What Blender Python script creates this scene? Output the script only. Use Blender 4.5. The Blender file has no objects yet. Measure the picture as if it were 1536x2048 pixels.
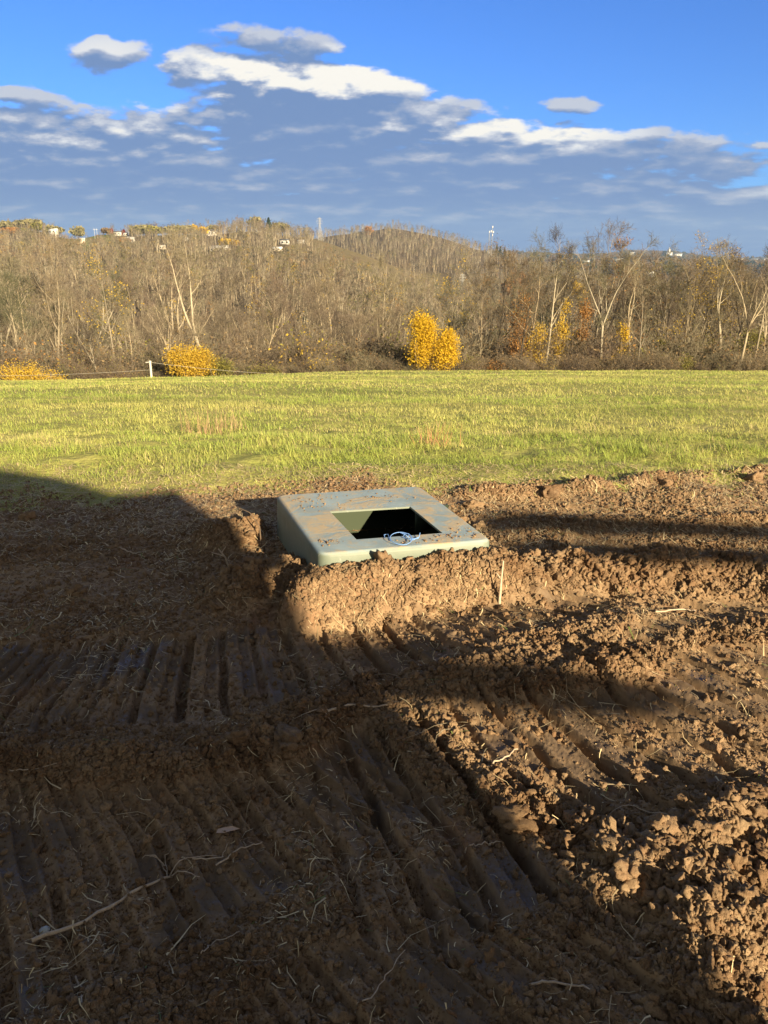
import bpy, bmesh, math, random
import numpy as np
from mathutils import Vector, Matrix

# ------------------------------------------------------------------ camera, world, sun
sc = bpy.context.scene
F_PX, HOR = 1539.0, 512.0
PITCH = math.atan((1024 - HOR) / F_PX)
CAM_H = 1.6
SUN_EL, SUN_AZ = math.radians(17), math.radians(149)      # azimuth clockwise from +Y
SUN = np.array([math.sin(SUN_AZ) * math.cos(SUN_EL), math.cos(SUN_AZ) * math.cos(SUN_EL), math.sin(SUN_EL)])

cam_data = bpy.data.cameras.new('camera')
cam = bpy.data.objects.new('camera', cam_data)
sc.collection.objects.link(cam)
cam.location = (0, 0, CAM_H)
cam.rotation_euler = (math.pi / 2 - PITCH, 0, 0)
cam_data.sensor_fit = 'VERTICAL'
cam_data.sensor_height = 36
cam_data.lens = 36 * F_PX / 2048
cam_data.clip_start = 0.05
cam_data.clip_end = 30000
sc.camera = cam
sc.render.resolution_x, sc.render.resolution_y = 768, 1024
sc.view_settings.view_transform = 'Standard'
sc.view_settings.look = 'None'
sc.view_settings.exposure = 1.58
sc.view_settings.gamma = 1
sc.cycles.max_bounces = 6
sc.cycles.diffuse_bounces = 3
sc.cycles.transparent_max_bounces = 8
sc.cycles.volume_bounces = 0

def uv_of(x, y):
    dy = (1024 - y) / F_PX
    den = math.cos(PITCH) + dy * math.sin(PITCH)
    return (x - 768) / F_PX / den, (-math.sin(PITCH) + dy * math.cos(PITCH)) / den
def G(x, y, z=0.0):
    """point of the photograph on the level z near the camera"""
    u, v = uv_of(x, y)
    Y = (z - CAM_H) / v
    return np.array([u * Y, Y, z])

world = bpy.data.worlds.new('World')
sc.world = world
world.use_nodes = True
def build_sky():
    nt = world.node_tree; N = nt.nodes; Lk = nt.links
    N.clear()
    out = N.new('ShaderNodeOutputWorld'); bg = N.new('ShaderNodeBackground')
    bg.inputs[1].default_value = 0.06
    sky = N.new('ShaderNodeTexSky'); sky.sky_type = 'NISHITA'; sky.sun_disc = False
    sky.sun_elevation = SUN_EL; sky.sun_rotation = SUN_AZ
    sky.air_density = 1.0; sky.dust_density = 0.2; sky.ozone_density = 3.0; sky.altitude = 300
    # ---- cloud density group over (u, v) = direction projected on the plane ahead
    g = bpy.data.node_groups.new('cloud_density', 'ShaderNodeTree')
    g.interface.new_socket('P', in_out='INPUT', socket_type='NodeSocketVector')
    g.interface.new_socket('D', in_out='OUTPUT', socket_type='NodeSocketFloat')
    GN_, GL = g.nodes, g.links
    gi = GN_.new('NodeGroupInput'); go = GN_.new('NodeGroupOutput')
    def m(op, a, b=None, c=None):
        n = GN_.new('ShaderNodeMath'); n.operation = op
        for k, s in enumerate((a, b, c)):
            if s is None: continue
            if isinstance(s, (int, float)): n.inputs[k].default_value = s
            else: GL.new(s, n.inputs[k])
        return n.outputs[0]
    def vm(op, a, b, outp=0):
        n = GN_.new('ShaderNodeVectorMath'); n.operation = op
        for k, s in enumerate((a, b)):
            if isinstance(s, (tuple, list)): n.inputs[k].default_value = s
            else: GL.new(s, n.inputs[k])
        return n.outputs[outp]
    def noise(vec, scale, detail, rough=0.55, dist=0.0):
        n = GN_.new('ShaderNodeTexNoise'); n.inputs['Scale'].default_value = scale
        n.inputs['Detail'].default_value = detail; n.inputs['Roughness'].default_value = rough
        n.inputs['Distortion'].default_value = dist
        GL.new(vec, n.inputs['Vector']); return n
    P = gi.outputs[0]
    sp = GN_.new('ShaderNodeSeparateXYZ'); GL.new(P, sp.inputs[0]); cb = GN_.new('ShaderNodeCombineXYZ'); GL.new(sp.outputs[0], cb.inputs[0])
    GL.new(m('MULTIPLY', m('LOGARITHM', m('ADD', m('MAXIMUM', sp.outputs[1], -.04), .07), 2.718), .62), cb.inputs[1]); Ps = cb.outputs[0]
    big = noise(Ps, 7.0, 2.0)
    wv = vm('SUBTRACT', big.outputs['Color'], (.5, .5, .5))
    wv = vm('MULTIPLY', wv, (.055, .028, 0))
    W = vm('ADD', P, wv)
    blobs = [  # px x, y, half width, half height, weight
        (215, 116, 78, 30, 1.0), (205, 92, 26, 18, .9),
        (40, 196, 85, 24, .9),
        (545, 84, 110, 30, .8), (630, 88, 60, 24, .7), (500, 62, 45, 22, .7), (560, 125, 70, 40, .7),
        (395, 142, 78, 42, 1.4), (500, 155, 150, 50, 1.5), (690, 185, 150, 40, 1.45), (800, 188, 34, 32, .9),
        (560, 215, 190, 60, 1.1), (760, 240, 230, 36, 1.1), (640, 280, 230, 50, 1.1),
        (1000, 278, 200, 36, 1.0), (1120, 310, 240, 45, 1.1), (850, 320, 300, 45, 1.1), (1390, 318, 130, 45, .95), (1500, 290, 60, 14, .6),
        (1130, 206, 60, 17, .85), (1310, 268, 50, 16, .55),
        (110, 265, 190, 36, 1.0), (350, 268, 85, 24, .85), (290, 292, 60, 26, .9), (430, 325, 80, 20, .8), (560, 358, 90, 20, .8), (-50, 300, 500, 90, 1.2),
        (200, 370, 460, 75, 1.2), (680, 362, 110, 18, .7), (1000, 372, 420, 40, 1.1), (1450, 400, 300, 34, 1.0),
        (768, 470, 1500, 80, 1.5)]
    D = None
    for (x, y, a, b, wt) in blobs:
        u, v = uv_of(x, y); u1, v1 = uv_of(x + a, y - b)
        d = vm('MULTIPLY', vm('SUBTRACT', W, (u, v, 0)), (1 / (u1 - u), 1 / (v1 - v), 0))
        dd = vm('DOT_PRODUCT', d, d, 1)
        s = m('MULTIPLY_ADD', dd, -wt * .75, wt)
        if D is None: D = s
        else: D = m('SMOOTH_MAX', D, s, .22)
    fine = noise(vm('ADD', Ps, (3.1, 1.7, .3)), 20.0, 8.0, .60, 0)
    D = m('ADD', D, m('MULTIPLY_ADD', fine.outputs[0], 2.9, -1.47))
    wf = vm('MULTIPLY', vm('SUBTRACT', fine.outputs['Color'], (.5, .5, .5)), (.035, .035, 0)); Pb = vm('ADD', Ps, wf)
    lowv = GN_.new('ShaderNodeMapRange'); lowv.inputs[1].default_value = .26; lowv.inputs[2].default_value = .06; lowv.inputs[3].default_value = -.04; lowv.inputs[4].default_value = .50; GL.new(sp.outputs[1], lowv.inputs[0])
    D = m('ADD', D, lowv.outputs[0])
    for scl, amp in ((15.0, .62), (38.0, .42)):
        vo = GN_.new('ShaderNodeTexVoronoi'); vo.feature = 'SMOOTH_F1'; vo.inputs['Scale'].default_value = scl; vo.inputs['Smoothness'].default_value = .35; GL.new(Pb, vo.inputs['Vector'])
        D = m('ADD', D, m('MULTIPLY_ADD', vo.outputs['Distance'], -amp * 1.3, amp * .50))
    D = m('ADD', D, m('MULTIPLY_ADD', big.outputs[0], 1.0, -.5))
    GL.new(D, go.inputs[0])
    # ---- main tree
    def M(op, a, b=None, c=None, clamp=False):
        n = N.new('ShaderNodeMath'); n.operation = op; n.use_clamp = clamp
        for k, s in enumerate((a, b, c)):
            if s is None: continue
            if isinstance(s, (int, float)): n.inputs[k].default_value = s
            else: Lk.new(s, n.inputs[k])
        return n.outputs[0]
    tc = N.new('ShaderNodeTexCoord'); sep = N.new('ShaderNodeSeparateXYZ'); Lk.new(tc.outputs['Generated'], sep.inputs[0])
    yy = M('MAXIMUM', sep.outputs[1], .05)
    u = M('DIVIDE', sep.outputs[0], yy); v = M('DIVIDE', sep.outputs[2], yy)
    comb = N.new('ShaderNodeCombineXYZ'); Lk.new(u, comb.inputs[0]); Lk.new(v, comb.inputs[1])
    def dens(off):
        gn = N.new('ShaderNodeGroup'); gn.node_tree = g
        a = N.new('ShaderNodeVectorMath'); a.operation = 'ADD'; a.inputs[1].default_value = off
        Lk.new(comb.outputs[0], a.inputs[0]); Lk.new(a.outputs[0], gn.inputs[0]); return gn.outputs[0]
    d0, d1 = dens((0, 0, 0)), dens((.005, .013, 0))
    front = M('GREATER_THAN', sep.outputs[1], .06)
    mr = N.new('ShaderNodeMapRange'); mr.interpolation_type = 'SMOOTHSTEP'
    mr.inputs[1].default_value = -.16; mr.inputs[2].default_value = .46; Lk.new(d0, mr.inputs[0])
    alpha = M('MULTIPLY', mr.outputs[0], front)
    # towards the horizon the deck is one flat grey-blue sheet, little relief
    flat = N.new('ShaderNodeMapRange'); flat.inputs[1].default_value = .015; flat.inputs[2].default_value = .16; Lk.new(v, flat.inputs[0])
    relief = M('SUBTRACT', d0, d1)
    lit = M('MULTIPLY', relief, .88)
    thin = M('SUBTRACT', 1.15, M('MULTIPLY', d0, .9), clamp=True)
    lit = M('ADD', lit, M('MULTIPLY', thin, .22))
    lit = M('MULTIPLY', lit, M('MULTIPLY_ADD', flat.outputs[0], .55, .45))
    def glow(x, y, a, b_):
        u_, v_ = uv_of(x, y); u1, v1 = uv_of(x + a, y - b_)
        du = M('DIVIDE', M('SUBTRACT', u, u_), u1 - u_); dv = M('DIVIDE', M('SUBTRACT', v, v_), v1 - v_)
        return M('SUBTRACT', 1.0, M('ADD', M('MULTIPLY', du, du), M('MULTIPLY', dv, dv)), clamp=True)
    bank = M('ADD', glow(560, 165, 400, 85), M('ADD', M('MULTIPLY', glow(1000, 265, 330, 50), .7), M('MULTIPLY', glow(210, 110, 110, 50), .3)), clamp=True)
    bank = M('ADD', bank, M('MULTIPLY', glow(200, 280, 330, 60), .45), clamp=True)
    for (gx, gy, ga, gb, amt) in ((455, 142, 150, 40, .36), (660, 172, 200, 36, .32), (570, 226, 240, 42, -.18), (900, 250, 170, 26, .30), (1060, 270, 150, 22, .30), (740, 280, 380, 40, -.08), (560, 105, 110, 32, -.22), (215, 98, 80, 26, .22)):
        lit = M('ADD', lit, M('MULTIPLY', glow(gx, gy, ga, gb), amt))
    lit = M('MULTIPLY', M('MAXIMUM', M('MINIMUM', lit, 1.0), 0.0), M('MULTIPLY_ADD', bank, .72, .48))
    lit = M('ADD', lit, .15, clamp=True)
    ramp = N.new('ShaderNodeValToRGB'); Lk.new(lit, ramp.inputs[0])
    el = ramp.color_ramp.elements
    K = 5.75
    cols = [(0, (.115, .225, .50)), (.25, (.19, .295, .53)), (.52, (.40, .46, .61)), (.76, (.72, .745, .80)), (1, (.98, .94, .86))]
    el[0].position, el[0].color = 0, (*cols[0][1], 1); el[1].position, el[1].color = 1, (*cols[-1][1], 1)
    for p_, c_ in cols[1:-1]:
        e_ = el.new(p_); e_.color = (*c_, 1)
    sc_ = N.new('ShaderNodeVectorMath'); sc_.operation = 'SCALE'; sc_.inputs[3].default_value = K
    Lk.new(ramp.outputs[0], sc_.inputs[0])
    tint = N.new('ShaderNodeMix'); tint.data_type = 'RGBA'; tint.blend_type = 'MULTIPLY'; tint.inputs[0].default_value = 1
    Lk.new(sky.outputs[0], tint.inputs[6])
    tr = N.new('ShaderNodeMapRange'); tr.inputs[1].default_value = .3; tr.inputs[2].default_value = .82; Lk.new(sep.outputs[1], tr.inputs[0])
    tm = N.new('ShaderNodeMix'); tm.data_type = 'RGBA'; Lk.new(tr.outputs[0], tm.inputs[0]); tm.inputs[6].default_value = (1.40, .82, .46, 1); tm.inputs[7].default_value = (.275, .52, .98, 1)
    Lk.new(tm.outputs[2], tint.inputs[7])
    mx = N.new('ShaderNodeMix'); mx.data_type = 'RGBA'
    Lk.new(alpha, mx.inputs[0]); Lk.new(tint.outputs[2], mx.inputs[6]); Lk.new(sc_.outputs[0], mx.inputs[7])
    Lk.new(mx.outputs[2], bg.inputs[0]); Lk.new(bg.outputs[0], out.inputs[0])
    world.cycles.sampling_method = 'MANUAL'; world.cycles.sample_map_resolution = 512
build_sky()

sun_data = bpy.data.lights.new('sun', 'SUN')
sun_data.energy = 4.6; sun_data.angle = math.radians(0.55); sun_data.color = (1.0, .82, .53)
sun = bpy.data.objects.new('sun', sun_data); sc.collection.objects.link(sun)
sun.rotation_euler = Vector(SUN.tolist()).to_track_quat('Z', 'Y').to_euler()

# ------------------------------------------------------------------ helpers
COL = sc.collection
def tag(o, label=None, cat=None, group=None, kind=None):
    if label: o['label'] = label
    if cat: o['category'] = cat
    if group: o['group'] = group
    if kind: o['kind'] = kind
    return o
def empty(name, loc=(0, 0, 0), rz=0.0):
    o = bpy.data.objects.new(name, None); o.location = loc; o.rotation_euler = (0, 0, rz); o.empty_display_size = .1
    COL.objects.link(o); return o
def mesh_np(name, V, polys=None, tris=None, quads=None, mat=None, parent=None, link=True, col=None, attrs=None, smooth=False, matidx=None):
    me = bpy.data.meshes.new(name)
    V = np.asarray(V, np.float32)
    me.vertices.add(len(V)); me.vertices.foreach_set('co', V.ravel())
    parts, sizes = [], []
    if tris is not None and len(tris): parts.append(np.asarray(tris, np.int32).ravel()); sizes.append(np.full(len(tris), 3))
    if quads is not None and len(quads): parts.append(np.asarray(quads, np.int32).ravel()); sizes.append(np.full(len(quads), 4))
    L = np.concatenate(parts); S = np.concatenate(sizes).astype(np.int32)
    me.loops.add(len(L)); me.loops.foreach_set('vertex_index', L)
    me.polygons.add(len(S))
    me.polygons.foreach_set('loop_start', np.concatenate([[0], np.cumsum(S)[:-1]]).astype(np.int32))
    me.update(calc_edges=True)
    if smooth: me.polygons.foreach_set('use_smooth', np.ones(len(S), bool))
    if col is not None:
        a = me.color_attributes.new('col', 'FLOAT_COLOR', 'POINT')
        c4 = np.ones((len(V), 4), np.float32); c4[:, :3] = col
        a.data.foreach_set('color', c4.ravel())
    for k, val in (attrs or {}).items():
        a = me.attributes.new(k, 'FLOAT', 'POINT'); a.data.foreach_set('value', np.asarray(val, np.float32))
    if mat:
        for mm in (mat if isinstance(mat, (list, tuple)) else [mat]): me.materials.append(mm)
    if matidx is not None: me.polygons.foreach_set('material_index', np.asarray(matidx, np.int32))
    o = bpy.data.objects.new(name, me)
    if link: COL.objects.link(o)
    if parent: o.parent = parent
    return o
def srgb(r, g, b): return tuple(((c / 255 + .055) / 1.055) ** 2.4 if c > 10 else c / 255 / 12.92 for c in (r, g, b))

def material(name, base=(.5, .5, .5), rough=.8, spec=.3, build=None):
    mt = bpy.data.materials.new(name); mt.use_nodes = True
    nt = mt.node_tree; b = nt.nodes['Principled BSDF']
    b.inputs['Base Color'].default_value = (*base, 1); b.inputs['Roughness'].default_value = rough
    b.inputs['Specular IOR Level'].default_value = spec
    if build: build(nt, b)
    return mt
class NB:
    """tiny node builder"""
    def __init__(s, nt): s.nt = nt
    def node(s, t, **kw):
        n = s.nt.nodes.new(t)
        for k, v in kw.items(): setattr(n, k, v)
        return n
    def link(s, a, b): s.nt.links.new(a, b)
    def noise(s, scale, detail=4, rough=.55, vec=None, dist=0):
        n = s.node('ShaderNodeTexNoise'); n.inputs['Scale'].default_value = scale; n.inputs['Detail'].default_value = detail
        n.inputs['Roughness'].default_value = rough; n.inputs['Distortion'].default_value = dist
        if vec is not None: s.link(vec, n.inputs['Vector'])
        return n
    def ramp(s, fac, stops):
        r = s.node('ShaderNodeValToRGB'); s.link(fac, r.inputs[0]); e = r.color_ramp.elements
        e[0].position, e[0].color = stops[0][0], (*stops[0][1], 1); e[1].position, e[1].color = stops[-1][0], (*stops[-1][1], 1)
        for p, c in stops[1:-1]: q = e.new(p); q.color = (*c, 1)
        return r
    def mix(s, fac, a, b, mode='MIX'):
        n = s.node('ShaderNodeMix', data_type='RGBA', blend_type=mode)
        for k, x in ((0, fac), (6, a), (7, b)):
            if isinstance(x, (int, float)): n.inputs[k].default_value = x
            elif isinstance(x, tuple): n.inputs[k].default_value = (*x, 1)
            else: s.link(x, n.inputs[k])
        return n.outputs[2]
    def attr(s, name): return s.node('ShaderNodeAttribute', attribute_name=name)
    def bump(s, h, strength, dist, b):
        n = s.node('ShaderNodeBump'); n.inputs['Strength'].default_value = strength; n.inputs['Distance'].default_value = dist
        s.link(h, n.inputs['Height']); s.link(n.outputs[0], b.inputs['Normal'])

# ---- numpy noise
def _hash(ix, iy, seed):
    with np.errstate(over='ignore'):
        h = (ix.astype(np.uint32) * np.uint32(374761393)) ^ (iy.astype(np.uint32) * np.uint32(668265263)) ^ np.uint32((seed * 2246822519) & 0xffffffff)
        h = (h ^ (h >> np.uint32(13))) * np.uint32(1274126177)
        h = (h ^ (h >> np.uint32(16))) * np.uint32(2654435761)
        return h ^ (h >> np.uint32(15))
def _rnd(ix, iy, seed): return _hash(ix, iy, seed).astype(np.float32) / np.float32(4294967295.0)
def perlin(x, y, seed=0):
    ix = np.floor(x).astype(np.int64); iy = np.floor(y).astype(np.int64)
    fx = (x - ix).astype(np.float32); fy = (y - iy).astype(np.float32)
    sx = fx * fx * fx * (fx * (fx * 6 - 15) + 10); sy = fy * fy * fy * (fy * (fy * 6 - 15) + 10)
    def g(dx, dy):
        a = _rnd(ix + dx, iy + dy, seed) * np.float32(2 * math.pi)
        return np.cos(a) * (fx - dx) + np.sin(a) * (fy - dy)
    a = g(0, 0); b = g(1, 0); c = g(0, 1); d = g(1, 1)
    top = a + sx * (b - a); bot = c + sx * (d - c)
    return (top + sy * (bot - top)) * 1.5
def fbm(x, y, octs, seed=0, gain=.5, lac=2.03):
    s = 0; a = 1.0
    for k in range(octs):
        s = s + a * perlin(x * lac ** k, y * lac ** k, seed + k * 17); a *= gain
    return s
def cell(x, y, seed=0, size=.5):
    """packed rounded lumps, 0..1"""
    ix = np.floor(x).astype(np.int64); iy = np.floor(y).astype(np.int64)
    best = np.zeros(x.shape, np.float32)
    for dx in (-1, 0, 1):
        for dy in (-1, 0, 1):
            cx = ix + dx; cy = iy + dy
            px = cx + .15 + .7 * _rnd(cx, cy, seed); py = cy + .15 + .7 * _rnd(cx, cy, seed + 5)
            rad = size * (.55 + .9 * _rnd(cx, cy, seed + 9)); amp = .35 + .65 * _rnd(cx, cy, seed + 13)
            an = _rnd(cx, cy, seed + 21) * 3.1416; st = .65 + .3 * _rnd(cx, cy, seed + 27)
            ex, ey = x - px, y - py
            qx = (ex * np.cos(an) + ey * np.sin(an)); qy = (-ex * np.sin(an) + ey * np.cos(an)) / st
            d2 = (qx ** 2 + qy ** 2) / rad ** 2
            best = np.maximum(best, amp * np.clip(1 - d2, 0, 1) ** .75)
    return best
def sstep(a, b, x):
    t = np.clip((x - a) / (b - a), 0, 1); return t * t * (3 - 2 * t)
def pbump(d, w): return np.exp(-(d / w) ** 2)

# ------------------------------------------------------------------ terrain
TOPZ = .26
TANK = [G(555, 990, TOPZ)[:2], G(838, 972, TOPZ)[:2], G(980, 1079, TOPZ)[:2], G(642, 1107, TOPZ)[:2]]    # BL BR FR FL
HOLE = [G(660, 1023, TOPZ)[:2], G(820, 1013, TOPZ)[:2], G(885, 1066, TOPZ)[:2], G(713, 1079, TOPZ)[:2]]
def in_quad(x, y, Q, inset=0.0):
    d = np.full(np.shape(x), 1e9)
    for k in range(4):                      # Q given clockwise
        a, b = Q[k], Q[(k + 1) % 4]; e = (b - a) / np.linalg.norm(b - a)
        s = (x - a[0]) * e[1] - (y - a[1]) * e[0]
        d = np.minimum(d, s)
    return d - inset                        # >0 inside
prof_Y = [-400, 0, 6, 20, 45, 52, 60, 75, 110, 180, 6000]
prof_Z = [0, 0, 0, -1.55, -4.75, -5.75, -7.4, -11.5, -24, -30, -34]
A_u = [-2, -.47, -.43, -.38, -.34, -.29, -.21, -.165, -.10, -.079, -.04, 0, .03, .08, .14, 2]
A_v = [.024, .028, .030, .019, .025, .024, .025, .029, .021, .019, .009, -.007, -.017, -.035, -.06, -.06]
B_u = [-2, -.2, -.12, -.04, 0, .02, .05, .08, .11, .145, .18, .25, 2]
B_v = [0, .005, .017, .0275, .0325, .0305, .0255, .0185, .0095, .001, -.008, -.03, -.05]
C_u = [-2, .1, .17, .23, .27, .30, .36, .40, .5, 2]
C_v = [.003, .003, .003, -.001, .0, .0022, .0015, -.004, -.006, -.004]
def smooth_interp(x, xs, ys, w=.008):
    return (np.interp(x - w, xs, ys) + 2 * np.interp(x, xs, ys) + np.interp(x + w, xs, ys)) / 4
def macro(x, y):
    """the lie of the land"""
    x = np.asarray(x, float); y = np.asarray(y, float)
    z = (np.interp(y - 2.5, prof_Y, prof_Z) + np.interp(y + 2.5, prof_Y, prof_Z) + np.interp(y, prof_Y, prof_Z)) / 3
    z = np.where(y < 8.6, np.interp(y, prof_Y, prof_Z) * sstep(5.5, 8.6, y), z)
    z = z + .036 * np.minimum(0, x) * sstep(12, 50, y) + .02 * np.minimum(0, x+2) * sstep(4, 12, y) * 0
    z = z + .12 * fbm(x / 9, y / 9, 2, 5) * sstep(8, 20, y) * (1 - .3 * sstep(40, 50, y))
    far = y > 120
    if np.any(far):
        xf, yf = x[far], y[far]; u = xf / yf; zf = z[far]
        for (us, vs, Dd, back) in ((A_u, A_v, 800, .22), (B_u, B_v, 1250, .25), (C_u, C_v, 3900, .05)):
            top = smooth_interp(u, us, vs) * Dd * 1.0 + CAM_H
            s0 = 150 if Dd < 1000 else (700 if Dd < 2000 else 1700)
            t = (yf - s0) / (Dd - s0)
            base = zf if Dd < 2000 else np.minimum(zf, -34)
            h = -34 + (top + 34) * np.clip(t, 0, 1) ** (1.0 if Dd < 2000 else 1.3)
            h = np.where(t > 1, top - (yf - Dd) * back, h)
            h = np.where(t <= 0, -1e4, h)
            k = 3.0
            zf = np.maximum(zf, h) + np.where(np.abs(zf - h) < 12, 1.2 * (1 - np.abs(zf - h) / 12) ** 2, 0)
        zf = zf + sstep(150, 500, yf) * 2.0 * fbm(xf / 90, yf / 90, 3, 9) + np.where(yf > 1500, 7 * fbm(xf / 500, yf / 400, 3, 19), 0)
        z[far] = zf
    return z

# tracks of the digger: bars stamped square to curved paths
C1 = np.array([-1.38, 5.95])
C3 = np.array([-3.2, 5.35])
def seg_dist(x, y, pts):
    d = np.full(np.shape(x), 1e9)
    for (a, b) in zip(pts[:-1], pts[1:]):
        a = np.asarray(a[:2]); b = np.asarray(b[:2]); ab = b - a
        t = np.clip(((x - a[0]) * ab[0] + (y - a[1]) * ab[1]) / (ab @ ab), 0, 1)
        d = np.minimum(d, np.hypot(x - a[0] - t * ab[0], y - a[1] - t * ab[1]))
    return d
M_RIDGE = [G(520, 1185)[:2], G(640, 1165)[:2], G(800, 1165)[:2], G(1000, 1160)[:2], G(1250, 1170)[:2], G(1700, 1180)[:2]]
BERM = [G(-300, 1530)[:2], G(60, 1520)[:2], G(350, 1535)[:2], G(560, 1480)[:2], G(740, 1390)[:2], G(950, 1395)[:2], G(1210, 1370)[:2], G(1340, 1310)[:2], G(1600, 1290)[:2]]
PILE = [G(1230, 1730)[:2], G(1330, 1770)[:2], G(1430, 1730)[:2], G(1560, 1700)[:2]]
BERM2 = [G(820, 1440)[:2], G(900, 1540)[:2], G(1040, 1620)[:2]]
BERM3 = [G(1560, 1900)[:2], G(1420, 1930)[:2], G(1500, 2080)[:2]]
def soil(x, y):
    """fine relief of the churned earth: returns dz, packed, loose, grass edge"""
    x = np.asarray(x, np.float64); y = np.asarray(y, np.float64)
    wx = x + .05 * perlin(x * 3, y * 3, 71); wy = y + .05 * perlin(x * 3, y * 3, 72)
    edge = 5.22 + .12 * fbm(x * .9, y * .3, 3, 40) + .13 * np.clip(x, -1, 5) + .35 * pbump(x + .6, .8) - .1 * pbump(x + 2.2, .8)
    grassy = sstep(-.42, .42, y - edge + .3 * fbm(x * 2.2, y * 2.2, 3, 41))
    z = .028 * fbm(x * .8, y * .8, 3, 1)
    loose = .28 + .20 * sstep(0, .6, x) + .30 * fbm(x * 1.3 + 7, y * 1.3, 2, 3)
    packed = np.zeros(x.shape)
    for (C, r0, r1, pitch, a0, a1, dep, sd) in ((C1, 2.95, 3.62, .150, -2.3, -.5, .044, 50), (C1, 3.84, 4.72, .150, -1.27, -.5, .056, 60), (C3, 3.9, 4.75, .135, -2.0, -.3, .025, 70), (C3, 4.95, 5.9, .14, -2.0, -.2, .022, 80)):
        dx, dy = .35 * wx + .65 * x - C[0], .35 * wy + .65 * y - C[1]
        rr = np.hypot(dx, dy); th = np.arctan2(dy, dx)
        if C is C3:                         # keep clear of the upper belts
            rr1 = np.hypot(wx - C1[0], wy - C1[1])
            clear = sstep(3.85, 4.0, rr1 - (0.85 * sstep(-.1, .4, x)))
        else: clear = 1.0
        e = .05 * perlin(th * 9, rr * 2, sd)
        mask = sstep(r0 - .04, r0 + .05, rr + e) * (1 - sstep(r1 - .05, r1 + .04, rr + e)) * sstep(a0 - .03, a0 + .03, th) * (1 - sstep(a1 - .03, a1 + .03, th)) * clear
        s = th * (r0 + r1) / 2 / pitch + .07 * perlin(th * 5, rr * 1.2, sd + 1)
        f = s - np.floor(s); idx = np.floor(s).astype(np.int64)
        wd = .075 + .06 * _rnd(idx, idx, sd + 2)
        groove = 1 - sstep(wd * .55, wd * 1.5, np.abs(f - .5 + .03 * perlin(x * 12, y * 12, sd + 8)))
        depth = dep * (.55 + .8 * _rnd(idx, idx * 3, sd + 3)) * np.clip(.75 + .7 * fbm(x * 4, y * 4, 2, sd + 4), .05, 1.3)
        tilt = (f - .5) * .024 * (1 if True else 0)
        z = z + mask * (-.012 - groove * depth + tilt + .010 * np.exp(-((np.abs(f - .5) - .17) / .06) ** 2))
        wob = sstep(-.2, .35, fbm(x * 3.4, y * 3.4, 4, sd + 6) - (.12 if C is C3 else -.02))
        pk = mask * (1 - groove) * wob
        packed = np.maximum(packed, pk)
        loose = loose * (1 - mask * (.55 + .42 * wob * (1 - groove)))
    ax0, ay0 = x + .03 * perlin(x * 9, y * 9, 101), y + .03 * perlin(x * 9, y * 9, 102)
    def ridge(pts, w, h, l=1.0, n=1.0):
        nonlocal z, loose, packed
        d = seg_dist(x + .07 * perlin(x * 2.5, y * 2.5, 90), y + .07 * perlin(x * 2.5, y * 2.5, 91), pts)
        m_ = pbump(d, w)
        z = z + h * m_ * (1 + .45 * fbm(x * 2.5, y * 2.5, 2, 33) * n)
        loose = np.maximum(loose, l * sstep(.12, .6, m_)); packed = packed * (1 - sstep(.1, .5, m_))
    ridge(M_RIDGE, .22, .08)
    ridge([G(1000, 1175)[:2], G(1250, 1175)[:2], G(1700, 1190)[:2]], .18, .07)
    z = z - .05 * sstep(3.72, 4.15, y + .08 * perlin(x * 3, y, 99)) * (1 - sstep(4.5, 5.3, y)) * sstep(.62, .95, x)
    fn = TANK[3] - TANK[0]; fn = fn / np.linalg.norm(fn); fe = (TANK[2] - TANK[3]) / np.linalg.norm(TANK[2] - TANK[3])
    dq = seg_dist(x, y, [TANK[3] + fn * .075 - fe * .03, TANK[2] + fn * .07 + fe * .06])
    dq2 = np.maximum(0, dq + .05 * fbm(x * 4, y * 4, 3, 96)); cz = -.2 + .395 * np.exp(-(np.maximum(dq2 - .05, 0) / (.24 * (1 + .55 * perlin(x * 3.1 + 4, y * 1.5, 98)))) ** 1.4) + .035 * cell(ax0 * 6, ay0 * 6, 97, .6) * (dq < .4) - .022; z = np.maximum(z, cz)
    loose = np.maximum(loose, sstep(.3, .1, dq) if False else .95 * (1 - sstep(.1, .3, dq))); packed = packed * sstep(.1, .3, dq)
    ridge([G(440, 1080)[:2], G(500, 1075)[:2]], .12, .10)
    ridge([G(420, 1190)[:2], G(500, 1200)[:2]], .15, .05, .7)
    ridge(BERM[:7], .12, .055, .95); ridge(BERM[6:], .09, .012, .7)
    ridge(BERM2, .13, .03)
    ridge(PILE, .17, .045)
    ridge([G(1120, 1590)[:2], G(1210, 1650)[:2]], .06, -.03, .1)
    z = z + .085 * sstep(1.75, 2.75, y) * sstep(.0, .6, x) * (1 - sstep(3.0, 3.5, y))
    ridge(BERM3, .12, .05)
    ridge([G(930, 990)[:2], G(1100, 985)[:2], G(1300, 965)[:2], G(1560, 945)[:2]], .10, .07)
    ridge([G(1040, 1035)[:2], G(1300, 1045)[:2], G(1600, 1030)[:2]], .10, .04, .8)
    loose = np.clip(loose, .04, 1)
    soilm = 1 - grassy
    # clods of four sizes
    ax, ay = x + .03 * perlin(x * 9, y * 9, 101), y + .03 * perlin(x * 9, y * 9, 102)
    c1 = cell(ax * 7, ay * 7, 201, .55); c2 = cell(ax * 15, ay * 15, 211, .6); c3 = cell(ax * 33, ay * 33, 221, .6); c4 = cell(ax * 75, ay * 75, 231, .62)
    L2 = loose ** 1.5
    z = z + soilm * (L2 * (.017 * c1 + .014 * c2) + loose * (.009 * c3) + (.25 + loose) * .006 * c4)
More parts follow.
